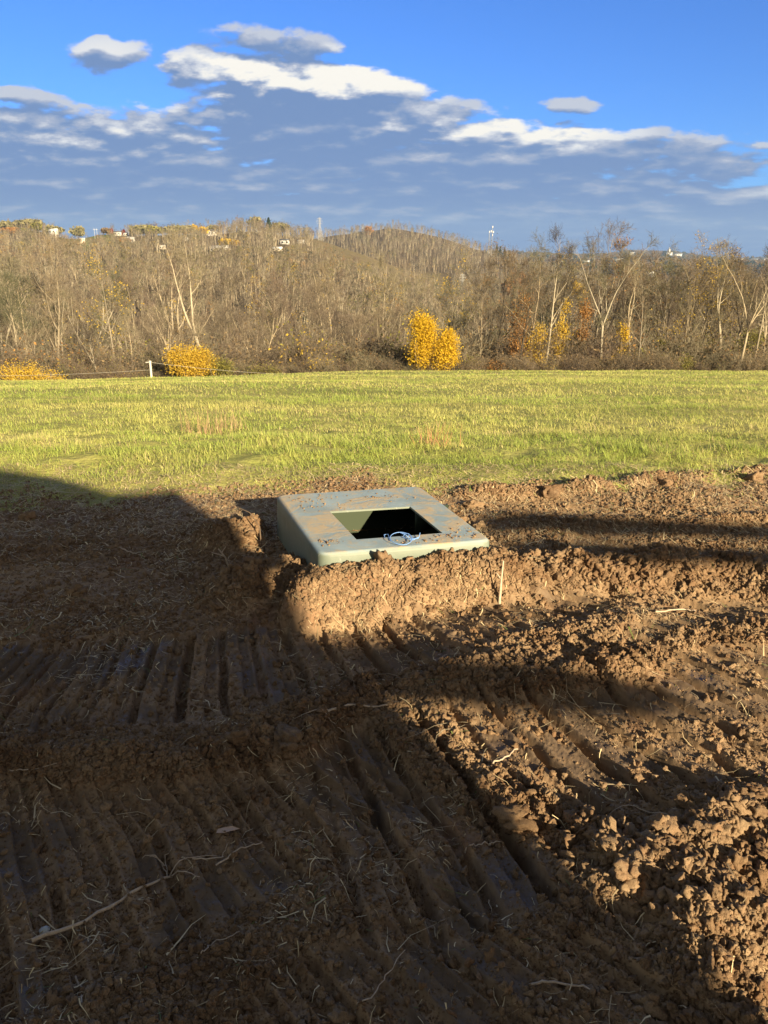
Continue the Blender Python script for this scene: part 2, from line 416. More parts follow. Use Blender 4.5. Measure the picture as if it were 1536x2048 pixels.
    z = z + soilm * .007 * cell(ax * 24, ay * 24, 241, .6) * sstep(-.3, .3, fbm(x * 3, y * 3, 3, 242))
    z = z + soilm * (.010 * fbm(x * 14, y * 14, 4, 301) * (.35 + loose) + .0036 * fbm(x * 80, y * 80, 2, 331) * (.4 + loose))
    # cracks between packed plates
    cr = np.abs(perlin(ax * 8, ay * 8, 401) + .5 * perlin(ax * 31, ay * 31, 402)); z = z - soilm * .010 * np.exp(-(cr / .05) ** 2) * sstep(0, .5, fbm(x * 2, y * 2, 2, 403)) * (1 - .6 * packed)
    nearq = sstep(-.10, -.0, in_quad(x, y, TANK)); z = np.where(z > .20, z - nearq * (z - .20) * .9, z)
    z = z * (1 - grassy) + grassy * .03 * fbm(x * 2, y * 2, 3, 55)
    return z, packed * soilm, loose * soilm, grassy
def surf(x, y):
    x = np.atleast_1d(np.asarray(x, float)); y = np.atleast_1d(np.asarray(y, float))
    z = macro(x, y)
    n = (np.hypot(x, y) < 12)
    if n.any(): z[n] += soil(x[n], y[n])[0] * (1 - sstep(9, 12, np.hypot(x[n], y[n])))
    return z
def field_edge(x):      # where meadow turns to forest floor
    return 53.5 + 1.5 * perlin(x / 12, x * 0 + .3, 77)

def soil_nodes(nt, b):
    nb = NB(nt); tcn = nb.node('ShaderNodeTexCoord').outputs['Object']
    n1 = nb.noise(2.3, 6, .6, tcn); n2 = nb.noise(38, 5, .7, tcn); n3 = nb.noise(260, 3, .6, tcn)
    c = nb.ramp(n1.outputs[0], [(.32, (.140, .084, .048)), (.5, (.212, .132, .074)), (.68, (.285, .188, .108))]).outputs[0]
    c = nb.mix(nb.ramp(n2.outputs[0], [(.35, (0, 0, 0)), (.7, (1, 1, 1))]).outputs[0], c, (.34, .235, .14))
    red = nb.noise(3.1, 3, .5, tcn)
    c = nb.mix(nb.ramp(red.outputs[0], [(.56, (0, 0, 0)), (.72, (.6, .6, .6))]).outputs[0], c, (.17, .075, .038))
    pk = nb.attr('packed').outputs['Fac']
    c = nb.mix(pk, c, (.15, .104, .068))
    sp = nb.ramp(n3.outputs[0], [(.66, (0, 0, 0)), (.74, (1, 1, 1))]).outputs[0]
    c = nb.mix(nb.mix(1.0, sp, (.5, .5, .5), 'MULTIPLY'), c, (.33, .25, .17))
    nb.link(c, b.inputs['Base Color'])
    wet = nb.noise(4.5, 3, .5, tcn)
    wr = nb.ramp(wet.outputs[0], [(.40, (1, 1, 1)), (.50, (0, 0, 0))]).outputs[0]
    wm = nb.mix(1.0, pk, wr, 'MULTIPLY')
    rr = nb.mix(wm, (.95, .95, .95), (.42, .42, .42)); nb.link(rr, b.inputs['Roughness'])
    h = nb.mix(.5, n2.outputs[0], n3.outputs[0]); nb.bump(h, .5, .006, b)
M_soil = material('churned_soil', rough=.95, spec=.25, build=soil_nodes)
def clod_nodes(nt, b):
    nb = NB(nt); tcn = nb.node('ShaderNodeTexCoord').outputs['Object']
    rnd = nb.node('ShaderNodeObjectInfo').outputs['Random']
    tcn = nb.node('ShaderNodeNewGeometry').outputs['Position']; n2 = nb.noise(55, 5, .75, tcn); n3 = nb.noise(330, 3, .7, tcn)
    c = nb.ramp(rnd, [(0, (.145, .086, .050)), (.4, (.215, .133, .075)), (.75, (.29, .195, .115)), (1, (.20, .108, .058))]).outputs[0]
    c = nb.mix(nb.ramp(n2.outputs[0], [(.35, (0, 0, 0)), (.75, (.8, .8, .8))]).outputs[0], c, (.34, .245, .15))
    pat = nb.noise(3.3, 4, .6, tcn)
    c = nb.mix(nb.ramp(pat.outputs[0], [(.40, (.75, .75, .75)), (.52, (0, 0, 0))]).outputs[0], c, nb.mix(1., c, (.66, .58, .52), 'MULTIPLY'))
    c = nb.mix(nb.ramp(n3.outputs[0], [(.3, (.55, .55, .55)), (.5, (0, 0, 0))]).outputs[0], c, (.09, .055, .03))
    nb.link(c, b.inputs['Base Color']); nb.bump(nb.mix(.45, n2.outputs[0], n3.outputs[0]), .9, .008, b)
M_clod = material('dry_clod', rough=.95, spec=.2, build=clod_nodes)
def meadow_nodes(nt, b):
    nb = NB(nt); tcn = nb.node('ShaderNodeTexCoord').outputs['Object']
    n1 = nb.noise(.35, 5, .6, tcn); n2 = nb.noise(9, 5, .7, tcn)
    c = nb.ramp(n1.outputs[0], [(.35, (.26, .30, .07)), (.55, (.40, .40, .11)), (.7, (.50, .44, .19))]).outputs[0]
    c = nb.mix(nb.ramp(n2.outputs[0], [(.3, (.0, .0, .0)), (.7, (.6, .6, .6))]).outputs[0], c, (.30, .25, .12))
    nb.link(c, b.inputs['Base Color']); nb.bump(n2.outputs[0], .8, .05, b)
M_meadow = material('meadow_turf', rough=.95, spec=.1, build=meadow_nodes)
def hill_nodes(nt, b):
    nb = NB(nt); geo = nb.node('ShaderNodeNewGeometry').outputs['Position']
    n1 = nb.noise(.02, 6, .65, geo); n2 = nb.noise(.5, 5, .7, geo)
    c = nb.ramp(n1.outputs[0], [(.35, (.075, .055, .035)), (.6, (.12, .085, .05))]).outputs[0]
    c = nb.mix(nb.ramp(n2.outputs[0], [(.3, (0, 0, 0)), (.75, (.7, .7, .7))]).outputs[0], c, (.15, .11, .06))
    op = nb.attr('open').outputs['Fac']
    tanc = nb.ramp(nb.noise(.08, 4, .6, geo).outputs[0], [(.4, (.25, .19, .10)), (.6, (.18, .15, .07))]).outputs[0]
    c = nb.mix(op, c, tanc)
    c = nb.mix(nb.attr('lawn').outputs['Fac'], c, (.13, .16, .05))
    # far country: woods and fields in patches
    v = nb.node('ShaderNodeTexVoronoi'); v.inputs['Scale'].default_value = .0032; nb.link(geo, v.inputs['Vector'])
    wood = nb.ramp(nb.noise(.03, 5, .7, geo).outputs[0], [(.35, (.035, .035, .03)), (.65, (.10, .075, .06))]).outputs[0]
    sepn = nb.node('ShaderNodeSeparateColor'); nb.link(v.outputs['Color'], sepn.inputs[0])
    fld = nb.mix(nb.ramp(sepn.outputs[0], [(.66, (0, 0, 0)), (.70, (1, 1, 1))]).outputs[0], wood, (.20, .19, .08))
    c = nb.mix(nb.attr('country').outputs['Fac'], c, fld)
    nb.link(c, b.inputs['Base Color']); nb.bump(n2.outputs[0], .7, .6, b)
M_hill = material('wooded_hill_floor', rough=1, spec=.05, build=hill_nodes)

def build_ground():
    cy = -1.0
    # angles measured from +Y, dense ahead
    dense = np.linspace(-math.radians(37), math.radians(37), 1240)
    side = math.radians(37) + (math.pi - math.radians(37)) * (np.linspace(0, 1, 46)[1:] ** 1.6)
    ang = np.concatenate([-side[::-1][:-0 or None], dense, side])          # -pi..pi
    r = [0.05, .5, 1.0, 1.4, 1.7]
    while r[-1] < 2.02: r.append(r[-1] + .02)
    while r[-1] < 6.6: r.append(r[-1] * 1.00165 if r[-1] < 3.4 else r[-1] * 1.0021)
    while r[-1] < 11: r.append(r[-1] * 1.006)
    while r[-1] < 5200: r.append(r[-1] * 1.026)
    r = np.array(r)
    A, R = np.meshgrid(ang, r)
    X = np.sin(A) * R; Y = cy + np.cos(A) * R
    Z = macro(X.ravel(), Y.ravel()).reshape(X.shape)
    packed = np.zeros(X.shape); loose = np.zeros(X.shape); gr = np.ones(X.shape)
    near = (np.hypot(X, Y) < 13)
    dz, pk, lo, g_ = soil(X[near], Y[near])
    fall = 1 - sstep(9, 12, np.hypot(X[near], Y[near]))
    Z[near] += dz * fall; packed[near] = pk; loose[near] = lo; gr[near] = g_
    nr, nc = X.shape
    i = np.arange(nr - 1)[:, None]; j = np.arange(nc - 1)[None, :]
    q = np.stack([i * nc + j, i * nc + j + 1, (i + 1) * nc + j + 1, (i + 1) * nc + j], -1).reshape(-1, 4)[:, ::-1]
    cx_ = (X[:-1, :-1] + X[1:, 1:]).ravel() / 2; cy_ = (Y[:-1, :-1] + Y[1:, 1:]).ravel() / 2
    gf = gr[:-1, :-1].ravel()
    Xr, Yr, Zr = X.ravel(), Y.ravel(), Z.ravel()
    inside = in_quad(Xr, Yr, TANK) > .012
    keep = ~inside[q].all(1)
    rad = np.hypot(cx_, cy_)
    soilf = (gf < .5) & (rad < 13)
    hillf = (cy_ > field_edge(cx_)) | (rad > 75)
    V = np.stack([Xr, Yr, Zr], 1)
    u = Xr / np.maximum(Yr, 1)
    def sub(mask, name, mat, attrs, kw):
        f = q[mask & keep]; ids, inv = np.unique(f, return_inverse=True)
        o = mesh_np(name, V[ids], quads=inv.reshape(-1, 4), mat=mat, attrs={k: v.ravel()[ids] for k, v in attrs.items()}, smooth=kw)
        tag(o, kind='structure'); return o
    sub(soilf, 'bare_soil', M_soil, {'packed': packed, 'loose': loose}, True)
    sub(~soilf & ~hillf, 'meadow', M_meadow, {}, True)
    opn = .75 * sstep(560, 620, Yr) * (1 - sstep(840, 900, Yr)) * sstep(-.10, -.085, u) * (1 - sstep(.06, .09, u))
    lawn = sstep(640, 680, Yr) * (1 - sstep(860, 900, Yr)) * sstep(-.40, -.385, u) * (1 - sstep(-.335, -.32, u))
    country = sstep(1500, 1700, Yr)
    sub(~soilf & hillf, 'hills', M_hill, {'open': opn, 'lawn': lawn, 'country': country}, True)
build_ground()

# ------------------------------------------------------------------ the tank collar with its open hatch
def quad_ring(Q, inset, rad, n=6):
    """points of a rounded quad, inset inwards (Q clockwise)"""
    L = []
    for k in range(4):
        a, b = Q[k], Q[(k + 1) % 4]; e = (b - a) / np.linalg.norm(b - a); nrm = np.array([e[1], -e[0]])
        L.append((a + nrm * inset, e))
    C = []
    for k in range(4):
        (p, e), (p2, e2) = L[k - 1], L[k]
        A = np.array([e, -e2]).T; t = np.linalg.solve(A, p2 - p); C.append(p + e * t[0])
    out = []
    for k in range(4):
        c = C[k]; e_in = C[k] - C[k - 1]; e_in /= np.linalg.norm(e_in); e_out = C[(k + 1) % 4] - C[k]; e_out /= np.linalg.norm(e_out)
        p0 = c - e_in * rad; p1 = c + e_out * rad
        for s in np.linspace(0, 1, n):
            out.append((1 - s) ** 2 * p0 + 2 * s * (1 - s) * c + s * s * p1)
    return np.array(out)
def ring_mesh(name, rings, mat, parent, cap_last=False, smooth_rows=()):
    n = len(rings[0][0]); V = np.concatenate([np.column_stack([r, np.full(n, z)]) if np.ndim(z) == 0 else np.column_stack([r, z]) for r, z in rings])
    q, sm = [], []
    for k in range(len(rings) - 1):
        for j in range(n):
            q.append((k * n + j, (k + 1) * n + j, (k + 1) * n + (j + 1) % n, k * n + (j + 1) % n)); sm.append(k in smooth_rows)
    bm = bmesh.new(); vs = [bm.verts.new(v) for v in V]
    for f, s in zip(q, sm): bm.faces.new([vs[i] for i in f]).smooth = s
    if cap_last: bm.faces.new(vs[-n:])
    bmesh.ops.recalc_face_normals(bm, faces=bm.faces)
    me = bpy.data.meshes.new(name); bm.to_mesh(me); bm.free(); me.materials.append(mat)
    o = bpy.data.objects.new(name, me); COL.objects.link(o); o.parent = parent; return o
def tank_nodes(nt, b):
    nb = NB(nt); tcn = nb.node('ShaderNodeTexCoord').outputs['Object']; geo = nb.node('ShaderNodeNewGeometry')
    n1 = nb.noise(5, 6, .65, tcn); n2 = nb.noise(40, 5, .7, tcn); st = nb.node('ShaderNodeMapping'); nb.link(tcn, st.inputs[0])
    st.inputs['Scale'].default_value = (3, 30, 3); st.inputs['Rotation'].default_value = (0, 0, .6)
    n3 = nb.noise(3, 5, .7, st.outputs[0], .5)
    st2 = nb.node('ShaderNodeMapping'); nb.link(tcn, st2.inputs[0]); st2.inputs['Scale'].default_value = (40, 3, 3); st2.inputs['Rotation'].default_value = (0, 0, .9)
    n4 = nb.noise(2.5, 4, .7, st2.outputs[0], .8)
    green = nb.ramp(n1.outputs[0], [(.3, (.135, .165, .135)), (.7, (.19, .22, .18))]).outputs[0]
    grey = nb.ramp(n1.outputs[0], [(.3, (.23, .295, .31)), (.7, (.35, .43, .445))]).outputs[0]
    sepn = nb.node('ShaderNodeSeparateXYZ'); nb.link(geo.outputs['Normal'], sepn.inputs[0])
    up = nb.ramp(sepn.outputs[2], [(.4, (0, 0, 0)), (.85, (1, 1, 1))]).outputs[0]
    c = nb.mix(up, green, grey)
    scr = nb.ramp(n3.outputs[0], [(.60, (0, 0, 0)), (.66, (.55, .55, .55))]).outputs[0]
    scr2 = nb.ramp(n4.outputs[0], [(.66, (0, 0, 0)), (.70, (.7, .7, .7))]).outputs[0]
    c = nb.mix(scr, c, (.40, .41, .38)); c = nb.mix(nb.mix(1., scr2, up, 'MULTIPLY'), c, (.52, .50, .45))
    # dusty soil smears, mostly on the upper face
    dn = nb.noise(4.2, 8, .74, tcn, 1.4)
    dm = nb.ramp(dn.outputs[0], [(.47, (0, 0, 0)), (.58, (1, 1, 1))]).outputs[0]
    dm = nb.mix(1., dm, up, 'MULTIPLY')
    gr = nb.ramp(n2.outputs[0], [(.3, (.55, .55, .55)), (.6, (1, 1, 1))]).outputs[0]
    dm = nb.mix(1., dm, gr, 'MULTIPLY')
    c = nb.mix(dm, c, (.46, .36, .235))
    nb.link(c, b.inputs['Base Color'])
    nb.link(nb.mix(dm, (.5, .5, .5), (.95, .95, .95)), b.inputs['Roughness'])
    nb.bump(nb.mix(.6, n2.outputs[0], dm), .35, .004, b)
M_tank = material('grey_green_fibreglass', rough=.5, spec=.4, build=tank_nodes)
M_tank_in = material('tank_inside', (.045, .06, .036), .6, .3)
T = empty('underground_tank', (0, 0, 0))
tag(T, 'grey-green fibreglass tank collar with an open square hatch, sunk in the churned soil', 'tank')
z = TOPZ
outer = [(quad_ring(TANK, -.05, .07), -.9), (quad_ring(TANK, -.012, .06), z - .06), (quad_ring(TANK, -.010, .055), z - .020), (quad_ring(TANK, -.006, .05), z - .009),
         (quad_ring(TANK, .001, .045), z - .003), (quad_ring(TANK, .010, .04), z), (quad_ring(HOLE, -.09, .006), z + .001), (quad_ring(HOLE, 0, .004), z), (quad_ring(HOLE, .001, .004), z - .010), (quad_ring(HOLE, -.02, .01), z - .012),
         (quad_ring(TANK, .02, .03), z - .014)]
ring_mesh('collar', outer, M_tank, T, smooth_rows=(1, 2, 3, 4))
inner = [(quad_ring(TANK, .012, .04), z - .016), (quad_ring(TANK, -.02, .05), -.9), (quad_ring(TANK, -.35, .1), -1.0), (quad_ring(TANK, -.35, .1), -2.0)]
ring_mesh('chamber', inner, M_tank_in, T, cap_last=True)
# stiffening rib seen through the hatch at the right
pR = (HOLE[1] + TANK[1]) / 2
fl = empty('x'); bpy.data.objects.remove(fl)
a_, b_ = HOLE[1] + np.array([.03, -.07]), HOLE[1] + np.array([.22, .09])
e_ = (b_ - a_) / np.linalg.norm(b_ - a_); n_ = np.array([-e_[1], e_[0]]) * .006
Vv = []
for zz in (z - .015, z - .13):
    for p_ in (a_ + n_, b_ + n_, b_ - n_, a_ - n_): Vv.append((*p_, zz))
mesh_np('rib', Vv, quads=[(0, 1, 2, 3), (4, 7, 6, 5), (0, 4, 5, 1), (1, 5, 6, 2), (2, 6, 7, 3), (3, 7, 4, 0)], mat=M_tank_in, parent=T)

# ------------------------------------------------------------------ unseen building shape added behind the camera to shade the left of the ground
M_siding = material('caster_siding', (.32, .30, .27), .8)
M_roof_metal = material('caster_roof', (.12, .12, .13), .5)
M_post_wood = material('weathered_wood', (.30, .24, .17), .9)
def prism(name, pts, e, n, off, thick, mat, parent):
    """outline pts (a,z) in the plane spanned by e and up, extruded along n"""
    V = []
    for d in (off, off + thick):
        for (a, zz) in pts: V.append((*(e * a + n * d), zz))
    k = len(pts); bm = bmesh.new(); vs = [bm.verts.new(v) for v in V]
    bm.faces.new(vs[:k]); bm.faces.new(vs[k:][::-1])
    for j in range(k): bm.faces.new((vs[j], vs[k + j], vs[k + (j + 1) % k], vs[(j + 1) % k]))
    bmesh.ops.recalc_face_normals(bm, faces=bm.faces)
    me = bpy.data.meshes.new(name); bm.to_mesh(me); bm.free(); me.materials.append(mat)
    o = bpy.data.objects.new(name, me); COL.objects.link(o); o.parent = parent; return o
SE = np.array([math.cos(math.pi - SUN_AZ), math.sin(math.pi - SUN_AZ)])     # to the right, square to the sun
SB = np.array([math.sin(SUN_AZ), math.cos(SUN_AZ)])                         # towards the sun
DS = 5.0
tz = math.tan(SUN_EL)
def SH(px, py, zz=0.0):
    p = G(px, py, zz)[:2]; return float(p @ SE), float((DS - p @ SB) * tz) + zz
aov = 1.44; zlow = (DS + 3.5) * tz
shed = empty('shadow_caster', (*(SB * DS), 0)); shed.location = (0, 0, 0)  # invented stand-in, outlined from the shadow edges it has to cast
tag(shed, 'added shed-shaped shadow caster, unseen behind the viewer, shading the left of the ground', 'shadow caster')
cornerx = SH(1080, 1700)[0]
a1, h1 = SH(0, 945); a2, h2 = SH(110, 962); a3, h3 = SH(235, 1000)
wall_pts = [(-6, -.1), (cornerx, -.1), (cornerx, h3 - .1), (-6, h3 - .1)]
prism('wall', wall_pts, SE, SB, DS, 3.0, M_siding, shed)  # added wall, its corner set by the straight shadow edge
prism('roof', [(-6.2, h3 - .098), (cornerx, h3 - .098), (cornerx, SH(400, 985)[1]), (a3, h3 + .02), (a2, h2), (a1, h1), (a1 - 1.2, h1 + .5), (-3.5, h1 + .9), (-6.2, h1 - .3)], SE, SB, DS - .15, 3.3, M_roof_metal, shed)  # added roof, outlined along the far edge of the shadow
prism('shade_board', [(cornerx - .3, zlow), (aov, zlow), (aov + .02, SH(400, 988)[1]), (cornerx - .3, SH(400, 988)[1] + .02)], SE, SB, DS - .21, .05, M_post_wood, shed)  # thin board added to widen the shadow left of the tank
prism('shade_rail', [SH(*p) for p in ((925, 1022), (1010, 1012), (1120, 1020), (1300, 1030), (1600, 1040), (1640, 1070), (1300, 1060), (1190, 1064), (1100, 1050), (930, 1056))], SE, SB, DS + .1, .05, M_post_wood, shed)  # added unseen rail, shaped to lay a dark band right of the tank
prism('shade_rail', [SH(*p) for p in ((965, 1064), (1060, 1060), (1150, 1066), (1320, 1074), (1600, 1084), (1640, 1108), (1300, 1104), (1210, 1096), (1090, 1100), (1030, 1084), (960, 1086))], SE, SB, DS + .16, .05, M_post_wood, shed)  # second added rail, shaped for the nearer part of that band
prism('shade_rail_post', [(4.35, -.1), (4.47, -.1), (4.47, 2.25), (4.35, 2.25)], SE, SB, DS + .22, .12, M_post_wood, shed)  # added so the unseen rails have a support
f0, f1, f2, f3 = SH(600, 1268), SH(900, 1275), SH(1150, 1325), SH(1235, 1352)
g3, g2, g1 = SH(1150, 1385), SH(950, 1372), SH(715, 1345)
prism('shade_finger', [(cornerx + .003, f0[1]), f1, f2, f3, g3, g2, (cornerx + .003, g1[1])], SE, SB, DS + .05, .12, M_post_wood, shed)  # added bar, shaped to cast the dark finger across the tracks

# ------------------------------------------------------------------ instancing of uncountable stuff
def instancer(name, pts, rots, scales, idx, protos, label, cat):
    """one object: geometry nodes set a prototype on every point"""
    coll = bpy.data.collections.new(name + '_source')
    for k, p in enumerate(protos):
        p.name = '%s_source_%02d' % (name, k); coll.objects.link(p)
    me = bpy.data.meshes.new(name); me.vertices.add(len(pts)); me.vertices.foreach_set('co', np.asarray(pts, np.float32).ravel())
    for nm, ty, ar, key in (('rot', 'FLOAT_VECTOR', rots, 'vector'), ('scl', 'FLOAT_VECTOR', scales, 'vector'), ('idx', 'INT', idx, 'value')):
        a = me.attributes.new(nm, ty, 'POINT'); a.data.foreach_set(key, np.asarray(ar, np.int32 if ty == 'INT' else np.float32).ravel())
    o = bpy.data.objects.new(name, me); COL.objects.link(o)
    ng = bpy.data.node_groups.new(name, 'GeometryNodeTree')
    ng.interface.new_socket('Geometry', in_out='INPUT', socket_type='NodeSocketGeometry')
    ng.interface.new_socket('Geometry', in_out='OUTPUT', socket_type='NodeSocketGeometry')
    N, L = ng.nodes, ng.links
    gi, go = N.new('NodeGroupInput'), N.new('NodeGroupOutput')
    mp = N.new('GeometryNodeMeshToPoints'); ip = N.new('GeometryNodeInstanceOnPoints')
    ci = N.new('GeometryNodeCollectionInfo'); ci.inputs['Collection'].default_value = coll
    ci.inputs['Separate Children'].default_value = True; ci.inputs['Reset Children'].default_value = True
    def at(nm, ty):
        n = N.new('GeometryNodeInputNamedAttribute'); n.data_type = ty; n.inputs[0].default_value = nm; return n.outputs[0]
    L.new(gi.outputs[0], mp.inputs[0]); L.new(mp.outputs[0], ip.inputs['Points']); L.new(ci.outputs[0], ip.inputs['Instance'])
    ip.inputs['Pick Instance'].default_value = True
    L.new(at('idx', 'INT'), ip.inputs['Instance Index'])
    e2r = N.new('FunctionNodeEulerToRotation'); L.new(at('rot', 'FLOAT_VECTOR'), e2r.inputs[0]); L.new(e2r.outputs[0], ip.inputs['Rotation'])
    L.new(at('scl', 'FLOAT_VECTOR'), ip.inputs['Scale']); L.new(ip.outputs[0], go.inputs[0])
    md = o.modifiers.new('scatter', 'NODES'); md.node_group = ng
    tag(o, label, cat, kind='stuff'); return o
RS = np.random.RandomState(11)

# ------------------------------------------------------------------ clods and crumbs
def lump_mesh(seed, sub, rough=.35, name='lump', mat=None):
    bm = bmesh.new(); bmesh.ops.create_icosphere(bm, subdivisions=sub, radius=1)
    V = np.array([v.co[:] for v in bm.verts]); F = np.array([[v.index for v in f.verts] for f in bm.faces]); bm.free()
    r = np.random.RandomState(seed)
    off = r.rand(3) * 50
    def n3(P, f): return (perlin(P[:, 0] * f + off[0], P[:, 1] * f + P[:, 2] * f * .7 + off[1], seed) + perlin(P[:, 2] * f + off[2], P[:, 0] * f * .6 - P[:, 1] * f + off[0], seed + 3)) * .5
    d = 1 + rough * n3(V, 1.3) * 1.6 + rough * .8 * n3(V, 2.9) + rough * .75 * n3(V, 5.5) + (rough * .3 * n3(V, 13) if sub > 3 else 0)
    # a few flat broken faces
    P = V * d[:, None]
    for k in range(5):
        nrm = r.randn(3); nrm /= np.linalg.norm(nrm); cut = .62 + .25 * r.rand()
        s = P @ nrm; P = P - np.outer(np.maximum(s - cut, 0) * .8, nrm)
    P *= np.array([1, .75 + .3 * r.rand(), .6 + .3 * r.rand()])
    return P, F
def lump(seed, sub, rough=.35, name='lump', link=False, mat=None):
    P, F = lump_mesh(seed, sub, rough); return mesh_np(name, P, tris=F, mat=mat or M_clod, link=link)
def scatter_crumbs():
    protos = [lump(s, 2, .55) for s in range(7)] + [lump(s + 20, 3, .6) for s in range(5)]
    n = 900000
    # more trials near the eye, where single crumbs can be made out
    Yr = 1.0 * (6.3 / 1.0) ** RS.rand(n); Xr = (RS.rand(n) * 2 - 1) * (.62 * Yr + .35)
    _, pk, lo, gr = soil(Xr, Yr)
    keep = (RS.rand(n) < (np.where(gr > .3, .35, lo) ** 1.8 * 1.0 + .14) * (1 - .6 * pk)) & (gr < .85) & (in_quad(Xr, Yr, TANK) < -.02)
    X, Y, lo = Xr[keep], Yr[keep], lo[keep]
    big = 1 - sstep(.1, .3, np.minimum(seg_dist(X, Y, PILE), seg_dist(X, Y, M_RIDGE) * .9))
    size = .0017 * np.exp(RS.exponential(.52, len(X))) * (.6 + .6 * lo + .25 * big) * (.75 + .3 * Y)
    size = np.minimum(size, .012 + .008 * big); RS.rand(len(X))
    Z = surf(X, Y) + size * .15
    idx = np.where(size > .009, RS.randint(7, 12, len(X)), RS.randint(0, 7, len(X)))
    sel = RS.permutation(len(X))[:260000]
    X, Y, Z, size, idx = X[sel], Y[sel], Z[sel], size[sel], idx[sel]
    # a little soil on the lid
    m = 420; a = RS.rand(m); t = RS.rand(m)
    ctr = [(G(930, 1073, TOPZ), .05), (G(850, 1085, TOPZ), .06), (G(650, 1085, TOPZ), .03), (G(770, 995, TOPZ), .07), (G(640, 1015, TOPZ), .06), (G(600, 1000, TOPZ), .06), (G(960, 1060, TOPZ), .05)]
    cx = []; cyy = []
    for k in range(m):
        c_, s_ = ctr[RS.randint(len(ctr))]; q = c_[:2] + RS.randn(2) * s_ * np.array([1.6, .6]); cx.append(q[0]); cyy.append(q[1])
    cx, cyy = np.array(cx), np.array(cyy); ok = (in_quad(cx, cyy, TANK) > .03) & (in_quad(cx, cyy, HOLE) < -.01); cx, cyy = cx[ok], cyy[ok]
    s2 = .0015 + .0035 * RS.rand(len(cx)) ** 2.5 * 1.6
    X = np.concatenate([X, cx]); Y = np.concatenate([Y, cyy]); Z = np.concatenate([Z, TOPZ + s2 * .3]); size = np.concatenate([size, s2]); idx = np.concatenate([idx, RS.randint(0, 7, len(cx))])
    k = len(X)
    instancer('soil_crumbs', np.stack([X, Y, Z], 1), RS.rand(k, 3) * 6.28, size[:, None] * (.55 + .95 * RS.rand(k, 3)), idx, protos,
              'loose brown crumbs of earth strewn over the churned soil', 'soil')
scatter_crumbs()
CLODS = [  # px x, y (of its middle), radius m, label
    (770, 1120, .055, 'round smooth clod leaning on the front edge of the tank collar'),
    (620, 1108, .05, 'jagged clod at the near left corner of the tank collar'),
    (585, 1120, .045, 'broken clod just left of the jagged one at the tank corner'),
    (600, 1160, .05, 'flat-faced clod below the near left corner of the tank collar'),
    (500, 1055, .048, 'sunlit clod sticking up out of the shadow left of the tank collar'),
    (478, 1072, .042, 'lower sunlit lump beside the one left of the tank collar'),
    (840, 1135, .04, 'upright clod in the mound in front of the hatch'),
    (905, 1110, .035, 'small clod on the mound close to the right half of the front edge'),
    (1040, 1105, .05, 'clod right of the pale upright stake'),
    (945, 1000, .06, 'crumbly clod beyond the right back corner of the tank collar'),
    (1095, 972, .075, 'large reddish clod at the edge of the grass right of the tank'),
    (920, 1035, .045, 'clod close to the right side of the tank collar'),
    (960, 1045, .045, 'second clod out from the right side of the tank collar'),
    (1505, 945, .08, 'clod at the grass edge by the far right'),
    (1330, 960, .06, 'low clod on the grass edge between the large reddish one and the far right one'),
    (150, 1180, .045, 'dull brown clod in the shade at the left, above the smooth track marks'),
    (435, 1205, .045, 'large dark clod in the shade, below and left of the tank'),
    (480, 1470, .05, 'broad dark clod in the shade just left of the shadow corner'),
    (570, 1480, .055, 'flat cracked clod in the shade beneath the fallen stick'),
    (1030, 1635, .045, 'rounded clod at the lit tip between the two shadows'),
    (1335, 1655, .045, 'rounded clod on top of the crumbly heap at lower right'),
    (1460, 1850, .030, 'large sunlit clod low in the heap at the right edge'),
    (1260, 1740, .035, 'crumbly clod on the left slope of the heap at lower right'),
    (690, 2030, .032, 'dark clod in the shade at the bottom middle'),
    (1300, 2010, .032, 'dark clod in the shade at the bottom right'),
    (110, 2000, .035, 'small dark clod in the shade at the bottom left'),
    (55, 1028, .05, 'clod with straw, lit, alone in the shade at the far left'),
]
def on_ground(x, y, zg=0.0):
    """photograph point followed down to the real surface"""
    u, v = uv_of(x, y); Y = (CAM_H - zg) / -v
    for _ in range(12): Y = Y + .6 * ((float(surf([u * Y], [Y])[0]) - CAM_H) / v - Y)
    return np.array([u * Y, Y, float(surf([u * Y], [Y])[0])])
for k, (x, y, r, lab) in enumerate(CLODS):
    p = on_ground(x, y + r * 200)
    while in_quad(p[0], p[1], TANK) > -r * .9: p = np.array([p[0], p[1] - .01, float(surf([p[0]], [p[1] - .01])[0])]) if y > 1090 else np.array([p[0] + (.01 if x > 768 else -.01), p[1], float(surf([p[0]], [p[1]])[0])])
    P, F = lump_mesh(300 + k, 4, .62)
    o = mesh_np('dirt_clod', P * r, tris=F, mat=M_clod, smooth=False)
    o.location = (p[0], p[1], p[2] + r * .12); o.rotation_euler = (RS.rand() * .6, RS.rand() * .6, RS.rand() * 6.28)
    tag(o, lab, 'clod', 'larger clods in the churned soil')

# ------------------------------------------------------------------ straw, roots, sticks
def tube(points, r0, r1=None, sides=6, wob=0.0):
    P = np.asarray(points, float); r1 = r0 if r1 is None else r1
    n = len(P); V = []; F = []
    for i in range(n):
        d = P[min(i + 1, n - 1)] - P[max(i - 1, 0)]; d /= np.linalg.norm(d) + 1e-9
        a = np.cross(d, (0, 0, 1.0) if abs(d[2]) < .9 else (1.0, 0, 0)); a /= np.linalg.norm(a); b = np.cross(d, a)
        r = (r0 + (r1 - r0) * i / (n - 1)) * (1 + wob * (RS.rand() - .5))
        for k in range(sides):
            t = 2 * math.pi * k / sides; V.append(P[i] + r * (a * math.cos(t) + b * math.sin(t)))
    for i in range(n - 1):
        for k in range(sides):
            F.append((i * sides + k, i * sides + (k + 1) % sides, (i + 1) * sides + (k + 1) % sides, (i + 1) * sides + k))
    return np.array(V), F
